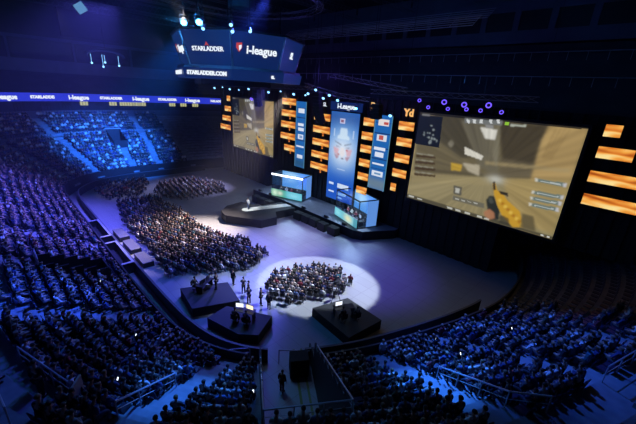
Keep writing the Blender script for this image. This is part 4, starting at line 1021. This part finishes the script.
for k, s in ((7, 'STARLADDER.COM'), (0, 'SL'), (6, 'STARLADDER.COM'), (5, 'STARLADDER.COM')):
    A, B = Vector(octv(7.75, .62)[k]), Vector(octv(7.75, .62)[(k + 1) % 8]); m = (A + B) / 2; xa = (B - A).normalized(); nn = Vector((m.x, m.y, 0)).normalized()
    if Vector((0, 0, 1)).cross(nn).dot(xa) < 0: xa = -xa
    off = 0. if k != 0 else 1.6
    o = text(s, .56 if k != 0 else .40, 'lettering', 'white', ring, (0, 0, 0), bold=.03); o.matrix_local = Matrix.Translation(m + nn * .1 + xa * off) @ Matrix((xa, Vector((0, 0, 1)), nn)).transposed().to_4x4()
b = MB(); v = octv(7.6, 1.17); w_ = octv(7.6, 1.45); b.add(v + w_, [(k, (k + 1) % 8, (k + 1) % 8 + 8, k + 8) for k in range(8)] + [tuple(range(8))[::-1], tuple(range(8, 16))]); b.build('trim_band', 'fascia', r)
for k in range(8):
    b = MB(); b.tube([Vector(lo[k]) * 1.0, Vector(hi[k]) * 1.0], .11, 6); b.build('corner_frame', 'truss', r)
b = MB(); v = octv(6.5, .2); b.prism([(p[0], p[1]) for p in octv(5.6, 0)], -.5, .1); b.prism([(p[0], p[1]) for p in octv(8.1, 0)], z1, z1 + .2); b.build('frame_deck', 'black_metal', r)
b = MB()
for k in range(4): a = PI / 4 + k * PI / 2; b.tube([(5 * math.cos(a), 5 * math.sin(a), z1 + .2), (5 * math.cos(a), 5 * math.sin(a), 15.5)], .05, 5)
b.build('hanging_cables', 'black_metal', r)

# ------------------------------------------------------------------ trusses and lamps
def truss_mb(b, pts, s=.45):
    for i in range(len(pts) - 1):
        A, B = Vector(pts[i]), Vector(pts[i + 1]); d = (B - A).normalized(); n = d.cross(Vector((0, 0, 1))).normalized(); up = n.cross(d)
        c = [n * s / 2 + up * s / 2, n * -s / 2 + up * s / 2, n * -s / 2 - up * s / 2, n * s / 2 - up * s / 2]
        for q in c: b.tube([A + q, B + q], .035, 4)
        k = max(1, int((B - A).length / 1.0))
        for j in range(k):
            p0 = A.lerp(B, j / k); p1 = A.lerp(B, (j + 1) / k)
            for m in range(4): b.tube([p0 + c[m], p1 + c[(m + 1) % 4]], .018, 3)
def truss(pts, label, s=.45):
    b = MB(); O = Vector(pts[0]); truss_mb(b, [Vector(p) - O for p in pts], s)
    o = b.build('lighting_truss', 'truss', None, label=label, cat='truss'); o.location = O
    for k in range(0, len(pts), max(1, (len(pts) - 1) // 4)):
        q = Vector(pts[k]) - O; b = MB()
        if pts[k][2] < 32.5: b.tube([q, Vector((q.x, q.y, 35 - O.z))], .02, 4)
        else: b.box(q.x - .1, q.x + .1, q.y - .1, q.y + .1, 0, 2.0)
        b.build('hanging_cable', 'black_metal', o)
    return o
truss([(-63, 33, 18.9), (-34, 33, 19.2)], 'straight aluminium lighting truss over the left half of the stage')
truss([(-36, 32.6, 19.6), (-32.5, 31, 19.2), (-28.5, 31, 18.6), (-25, 32.6, 18.3)], 'dark bent lighting truss cluster over the centre banner')
truss([(-25, 33, 19.2), (-8, 33, 19.3)], 'straight truss above the right video wall with purple ring lamps')
truss([(-34, 35.4, 21), (-22, 35.4, 19.6)], 'upper dark truss behind the bent cluster over the stage')
JR = [(JC[0] + 9.8 * math.cos(math.radians(a)), JC[1] + 9.8 * math.sin(math.radians(a)), 28.6) for a in range(-180, 181, 20)]
truss(JR, 'circular truss hanging above the scoreboard', .7)
for k, (x, w_) in enumerate([(-96, 0), (-84, 0), (-72, 0), (-60, 0), (-48, 0), (-36, 0), (-24, 0), (-12, 0), (0, 0)]):
    truss([(x, -10, 33), (x, 56, 33)], 'roof girder crossing the dark ceiling, number of bays from the far end differs', 1.4)['label'] = 'long dark roof girder under the ceiling, %s' % ('over the far end stands', 'over the far end of the floor', 'just behind the left video wall', 'beyond the scoreboard', 'touching the far side of the scoreboard', 'over the near side of the scoreboard', 'over the seated floor group', 'over the near boards', 'nearest the viewer')[k]
for k, (yy, zz) in enumerate([(45, 27.5), (49, 29)]):
    b = MB(); 
    for q in range(5): b.tube([(-62, yy + q * .5, zz + q * .35), (-20, yy + q * .5, zz + q * .35)], .05, 4)
    for q in range(15): b.tube([(-62 + 3 * q, yy, zz), (-62 + 3 * q, yy + 2, zz + 1.4)], .04, 4)
    b.build('catwalk', 'rail', None, label='faint pale catwalk grid hanging under the roof, %s' % ('lower', 'upper')[k], cat='catwalk')

def lamp(x, y, z, m, tilt, rz, label, group, r=.2, ring=False, name='spotlight', top=19.1):
    o = thing(name, label, 'stage light', (x, y, z), rz, group)
    R = Matrix.Rotation(tilt, 4, 'X')
    b = MB(); b.tube([R @ Vector((0, 0, .15)), R @ Vector((0, 0, -.3))], r * .8, 10, r * 1.05); b.build('lamp_head', 'black_metal', o)
    b = MB()
    if ring: b.ring(R @ Vector((0, 0, -.33)), r * .85, r * .22, mx=R.to_3x3().to_4x4())
    else: b.tube([R @ Vector((0, 0, -.30)), R @ Vector((0, 0, -.33))], r * .95, 12)
    b.build('lens', m, o)
    b = MB(); b.tube([(-r * 1.3, 0, -.05), (-r * 1.3, 0, .4), (r * 1.3, 0, .4), (r * 1.3, 0, -.05)], .03, 5); 
    if top > z + .42: b.tube([(0, 0, .4), (0, 0, top - z)], .03, 4)
    b.build('yoke', 'black_metal', o)
tA = math.radians(50)
def aim(x, y, z):     # yaw towards the house (camera side)
    return math.atan2(-x * -1, -y) if False else math.atan2(0 - x, -(0 - y))
for k, x in enumerate([-61.5, -58.5, -56, -53, -50, -47, -44.5, -41.5, -38.5, -36.]):
    lamp(x, 32.7, 18.45 + (.25 if k % 3 == 1 else 0), 'bluew', -tA, math.radians(35), 'small bluish white spotlight on the truss over the left half of the stage', 'spotlights on the left stage truss', .13 if k % 2 else .2)
for k, (x, y, z) in enumerate([(-33.4, 30.8, 18.7), (-31.8, 30.6, 19.2), (-30.4, 30.6, 18.3), (-29.4, 30.6, 18.7), (-28., 30.6, 18.2)]):
    lamp(x, y, z, 'bluew', -tA, math.radians(30), 'bluish white spotlight on the bent truss over the centre banner', 'spotlights on the bent centre truss', .18)
lamp(-26.6, 32.4, 17.4, 'lampcyan', -tA, math.radians(30), 'brilliant blue star-like spotlight at the upper right of the centre banner', None, .17)
lamp(-21.8, 32.6, 17.0, 'bluew', -tA, math.radians(30), 'blue spotlight above the narrow right banner', None, .2)
lamp(-49, 32.6, 17.2, 'purple', -tA, math.radians(30), 'purple lamp in front of the left video wall top', None, .3)
for k, (x, y, z) in enumerate([(-18.7, 33, 18.7), (-16, 33, 18.7), (-14, 33, 18.6), (-13.7, 33, 18.2), (-11.8, 33, 18.7), (-12.4, 33, 18.2), (-10.6, 33, 18.2), (-17.6, 33, 18.1), (-15.6, 33.2, 18.1)]):
    lamp(x, y, z, 'purple', -math.radians(75), math.radians(22), 'ring-shaped purple lamp hanging above the right video wall', 'purple ring lamps above the right video wall', .24 if k in (1, 2, 4) else .17, ring=True, name='moving_head_lamp')
# bright lamps of the scoreboard truss
SB = [(-31.2, 14.0, 23.9, .27), (-28.4, 14.0, 23.7, .27), (-27.8, 14.0, 23.2, .13), (-27.5, 16.3, 23.8, .15), (-27.3, 16.3, 23.3, .15), (-28.8, 19.0, 23.8, .15)]
truss([(-34, 13.8, 28.2), (-25, 14.2, 28.2)], 'short truss carrying the dazzling lamps before the scoreboard')
truss([(-29.5, 19.4, 28.2), (-26.5, 15.8, 28.2)], 'short oblique truss carrying the small blue lamps before the scoreboard')
for k, (x, y, z, rr) in enumerate(SB):
    lamp(x, y, z, 'lampcyan' if k < 2 else 'bluew', -math.radians(50), math.radians(60), ('dazzling blue-white lamp, left of the pair above the scoreboard', 'dazzling blue-white lamp, right of the pair above the scoreboard', 'small blue lamp under the right dazzling lamp', 'upper lamp of the small pair above the scoreboard seam', 'lower lamp of the small pair above the scoreboard seam', 'single small blue lamp above the right scoreboard screen')[k], 'lamps above the scoreboard', rr, top=28.3)
r = thing('loudspeaker_cluster', 'round dark speaker drum with purple sheen above the scoreboard', 'loudspeaker', (-37.3, 23.5, 28.2))
b = MB(); b.tube([(0, 0, -1), (0, 0, .8)], 1.5, 20); b.build('drum', 'fascia', r); b = MB(); b.ring((0, 0, -1), 1.4, .12); b.build('rim', 'truss', r)
# line arrays
def array(x, y, z, label, n=8):
    r = thing('line_array_speaker', label, 'loudspeaker', (x, y, z)); py = 0; pz = 0; a = 0
    for k in range(n):
        mx = Matrix.Translation((0, py, pz)) @ Matrix.Rotation(a, 4, 'X'); b = MB(); b.box(-.6, .6, -.35, .35, -.38, 0, mx); q = b.build('speaker_cabinet', 'black', r)
        pz -= .4 * math.cos(a); py += .4 * math.sin(a); a += .06
    b = MB(); b.box(-.5, .5, -.4, .4, 0, .1); b.tube([(0, 0, .1), (0, 0, 3)], .03, 4); b.build('flying_frame', 'black_metal', r)
array(-33.2, 32.2, 18.6, 'long curved black speaker column hanging before the centre banner', 10)
array(-24.2, 33.2, 17.8, 'short black speaker column left of the right video wall', 4)
array(-46.5, 31.8, 18.4, 'black speaker column hanging beside the left video wall', 6)
# pendant cluster upper left
r = thing('lighting_pod', 'dim arched lighting pod with four tiny lamps at upper left', 'stage light', (-60, 14.8, 22.2))
b = MB(); b.tube([(0, 2.4 * math.cos(t), .8 * math.sin(t) - .4) for t in np.linspace(0, PI, 10)], .18); b.build('arch', 'fascia', r); b = MB(); b.tube([(0, 0, .4), (0, 0, 12)], .04, 4); b.build('hanging_cable', 'black_metal', r)
for (dy, dz) in ((-1.9, -1.4), (-.2, -1.2), (-.5, -1.8), (1.6, -1.5)):
    b = MB(); b.ball((0, dy, dz), .13); b.tube([(0, dy, dz), (0, dy, -.2)], .02, 4); b.build('bulb', 'bluew', r)
r = thing('lit_truss_bit', 'tilted small pale blue lit frame hanging at upper left', 'screen', (-60, 12.6, 27.6))  # glowing panel in place of a truss piece with a spotlight
b = MB(); b.box(-.1, .1, -.6, .6, -.6, .6, Matrix.Rotation(.6, 4, 'X')); b.build('panel', 'cyanled', r); b = MB(); b.tube([(0, 0, .5), (0, 0, 6)], .04, 4); b.build('hanging_cable', 'black_metal', r)
# phones held up in the crowd
for k, (l, d) in enumerate([(24.1, 8.9), (20.9, 7.4), (10.3, 3.4), (26.5, 5.2), (12.2, 7.0), (7.0, 6.2), (48, 5), (41, 7.2), (34, 4.4), (57, 7)]):
    P, N = cpt(l, d); z = 1.5 + .5 * max(0, int((d - D0) / TREAD)) + .98; b = MB(); b.box(-.04, .04, -.006, .006, -.075, .075)
    o = b.build('smartphone', 'black_metal', None, label='lit smartphone held up in the crowd ' + block_name(l, d), cat='phone', group='lit phones in the crowd'); o.location = (P[0], P[1], z); o.rotation_euler = (.5, 0, math.atan2(-N[0], N[1]))
    b = MB(); b.box(-.036, .036, .006, .008, -.07, .07); b.build('display', 'phone', o)

# ------------------------------------------------------------------ lights
def spot(name, loc, tgt, e, col, ang, blend=.6, size=.3):
    L = bpy.data.lights.new(name, 'SPOT'); L.energy = e; L.color = col; L.spot_size = math.radians(ang); L.spot_blend = blend; L.shadow_soft_size = size
    o = bpy.data.objects.new(name, L); COL.objects.link(o); o.location = loc; o.rotation_euler = (Vector(tgt) - Vector(loc)).to_track_quat('-Z', 'Y').to_euler(); return o
LT = [
    ('lamp_left_purple', (-52, 15, 31), (-50, 0, 5), 125000, (.12, .11, 1), 72, .9),
    ('lamp_left_violet', (-32, 13, 31), (-42, 1, 4), 55000, (.09, .09, 1), 50, .9),
    ('lamp_left_near', (-30, 22, 27), (-26, 2, 4), 22000, (.05, .08, 1), 60, .8),
    ('lamp_stair_left', (-20, 22, 27), (-12.5, 4.5, 5), 75000, (.03, .20, 1), 14, .8),
    ('lamp_stair_mid', (-30, 22, 27), (-25, 0, 5), 100000, (.03, .10, 1), 18, .8),
    ('lamp_far_end', (-50, 24, 26.5), (-80, 19, 5), 330000, (.02, .17, 1), 40, .95),
    ('lamp_right_blue', (-20, 24, 27), (-4.0, 20.5, 5), 46000, (.035, .14, 1), 36, .8),
    ('lamp_stair_right', (-16, 24, 27), (-4.8, 13.8, 5), 80000, (.03, .22, 1), 15, .8),
    ('lamp_floor_white', (-12, 30, 27), (-20.5, 22.2, 0), 62000, (.75, .86, 1), 23, .12),
    ('lamp_floor_mid', (-26, 18, 27), (-31, 25, 0), 58000, (.42, .40, .95), 31, .9),
    ('lamp_floor_near', (-16, 26, 27), (-25, 17, 0), 60000, (.45, .55, 1), 26, .9),
    ('lamp_floor_purple', (-26, 20, 27), (-20, 27, 0), 22000, (.12, .06, 1), 36, .9),
    ('lamp_floor_left', (-42, 30, 19), (-31, 15, 0), 30000, (.12, .12, 1), 50, .9),
    ('lamp_floor_crowd', (-40, 33, 18.5), (-40, 16.5, 0), 105000, (1, .84, .76), 38, 1),
    ('lamp_floor_far', (-50, 36, 18.5), (-60, 27, 0), 30000, (.5, .48, 1), 38, .9),
    ('lamp_runway', (-30, 12, 27), (-40.5, 28, 1), 40000, (1, .95, .85), 14, .5),
    ('fill_far_wall', (-62, 24, 25), (-100, 14, 21), 14000, (.10, .14, .55), 90, .9),  # added fill that brightens the far wall bands, no known fixture
    ('lamp_far_floor', (-62, 10, 28), (-63, 17, 0), 12000, (.5, .5, 1), 26, .9),
    ('lamp_presenter', (-28, 14, 27), (-41.3, 26.6, 2.0), 60000, (.7, .85, 1), 6, .5),
    ('lamp_tunnel', (-20, 14, 24), (-11, 9, 0), 1500, (.3, .5, 1), 30, .9),
]
for a in LT: spot(*a)
for nm, lc, e in (('fill_truss_glow', (-31.5, 32.3, 20.6), 500), ('fill_truss_glow', (-27, 33.5, 20.4), 300), ('fill_truss_glow', (-47, 32, 20.2), 200)):  # purple point fills added to brighten the trusses
    L = bpy.data.lights.new(nm, 'POINT'); L.energy = e; L.color = (.16, .10, 1); o = bpy.data.objects.new(nm, L); COL.objects.link(o); o.location = lc
for (x, y, z, rr) in SB[:2]:
    L = bpy.data.lights.new('lamp_glare', 'POINT'); L.energy = 1800; L.color = (.05, .35, 1); L.shadow_soft_size = .3; o = bpy.data.objects.new('lamp_glare', L); COL.objects.link(o); o.location = (x + .5, y - .5, z - .6)
HZ = .0012
m = bpy.data.materials.new('stage_haze'); m.use_nodes = True; nt = m.node_tree; nt.nodes.clear(); o_ = nt.nodes.new('ShaderNodeOutputMaterial'); v_ = nt.nodes.new('ShaderNodeVolumePrincipled' if False else 'ShaderNodeVolumeScatter')
v_.inputs['Density'].default_value = HZ; v_.inputs['Anisotropy'].default_value = .2; v_.inputs['Color'].default_value = (.9, .93, 1, 1); nt.links.new(v_.outputs[0], o_.inputs['Volume'])
b = MB(); b.box(-99, -29, -12, 56, .6, 27); hz = b.build('stage_haze', m, None, label='thin blue stage haze hanging through the whole arena air', cat='haze', kind='stuff')
w = bpy.data.worlds.new('arena_dark'); SC.world = w; w.use_nodes = True; w.node_tree.nodes['Background'].inputs[0].default_value = (.10, .13, .35, 1); w.node_tree.nodes['Background'].inputs[1].default_value = .006
SC.view_settings.view_transform = 'Standard'; SC.view_settings.look = 'None'; SC.view_settings.gamma = 1; SC.view_settings.exposure = 0
try: SC.view_settings.use_curve_mapping = False
except Exception: pass
SC.cycles.use_denoising = True
SC.cycles.max_bounces = 4; SC.cycles.diffuse_bounces = 2; SC.cycles.glossy_bounces = 2; SC.cycles.transparent_max_bounces = 8
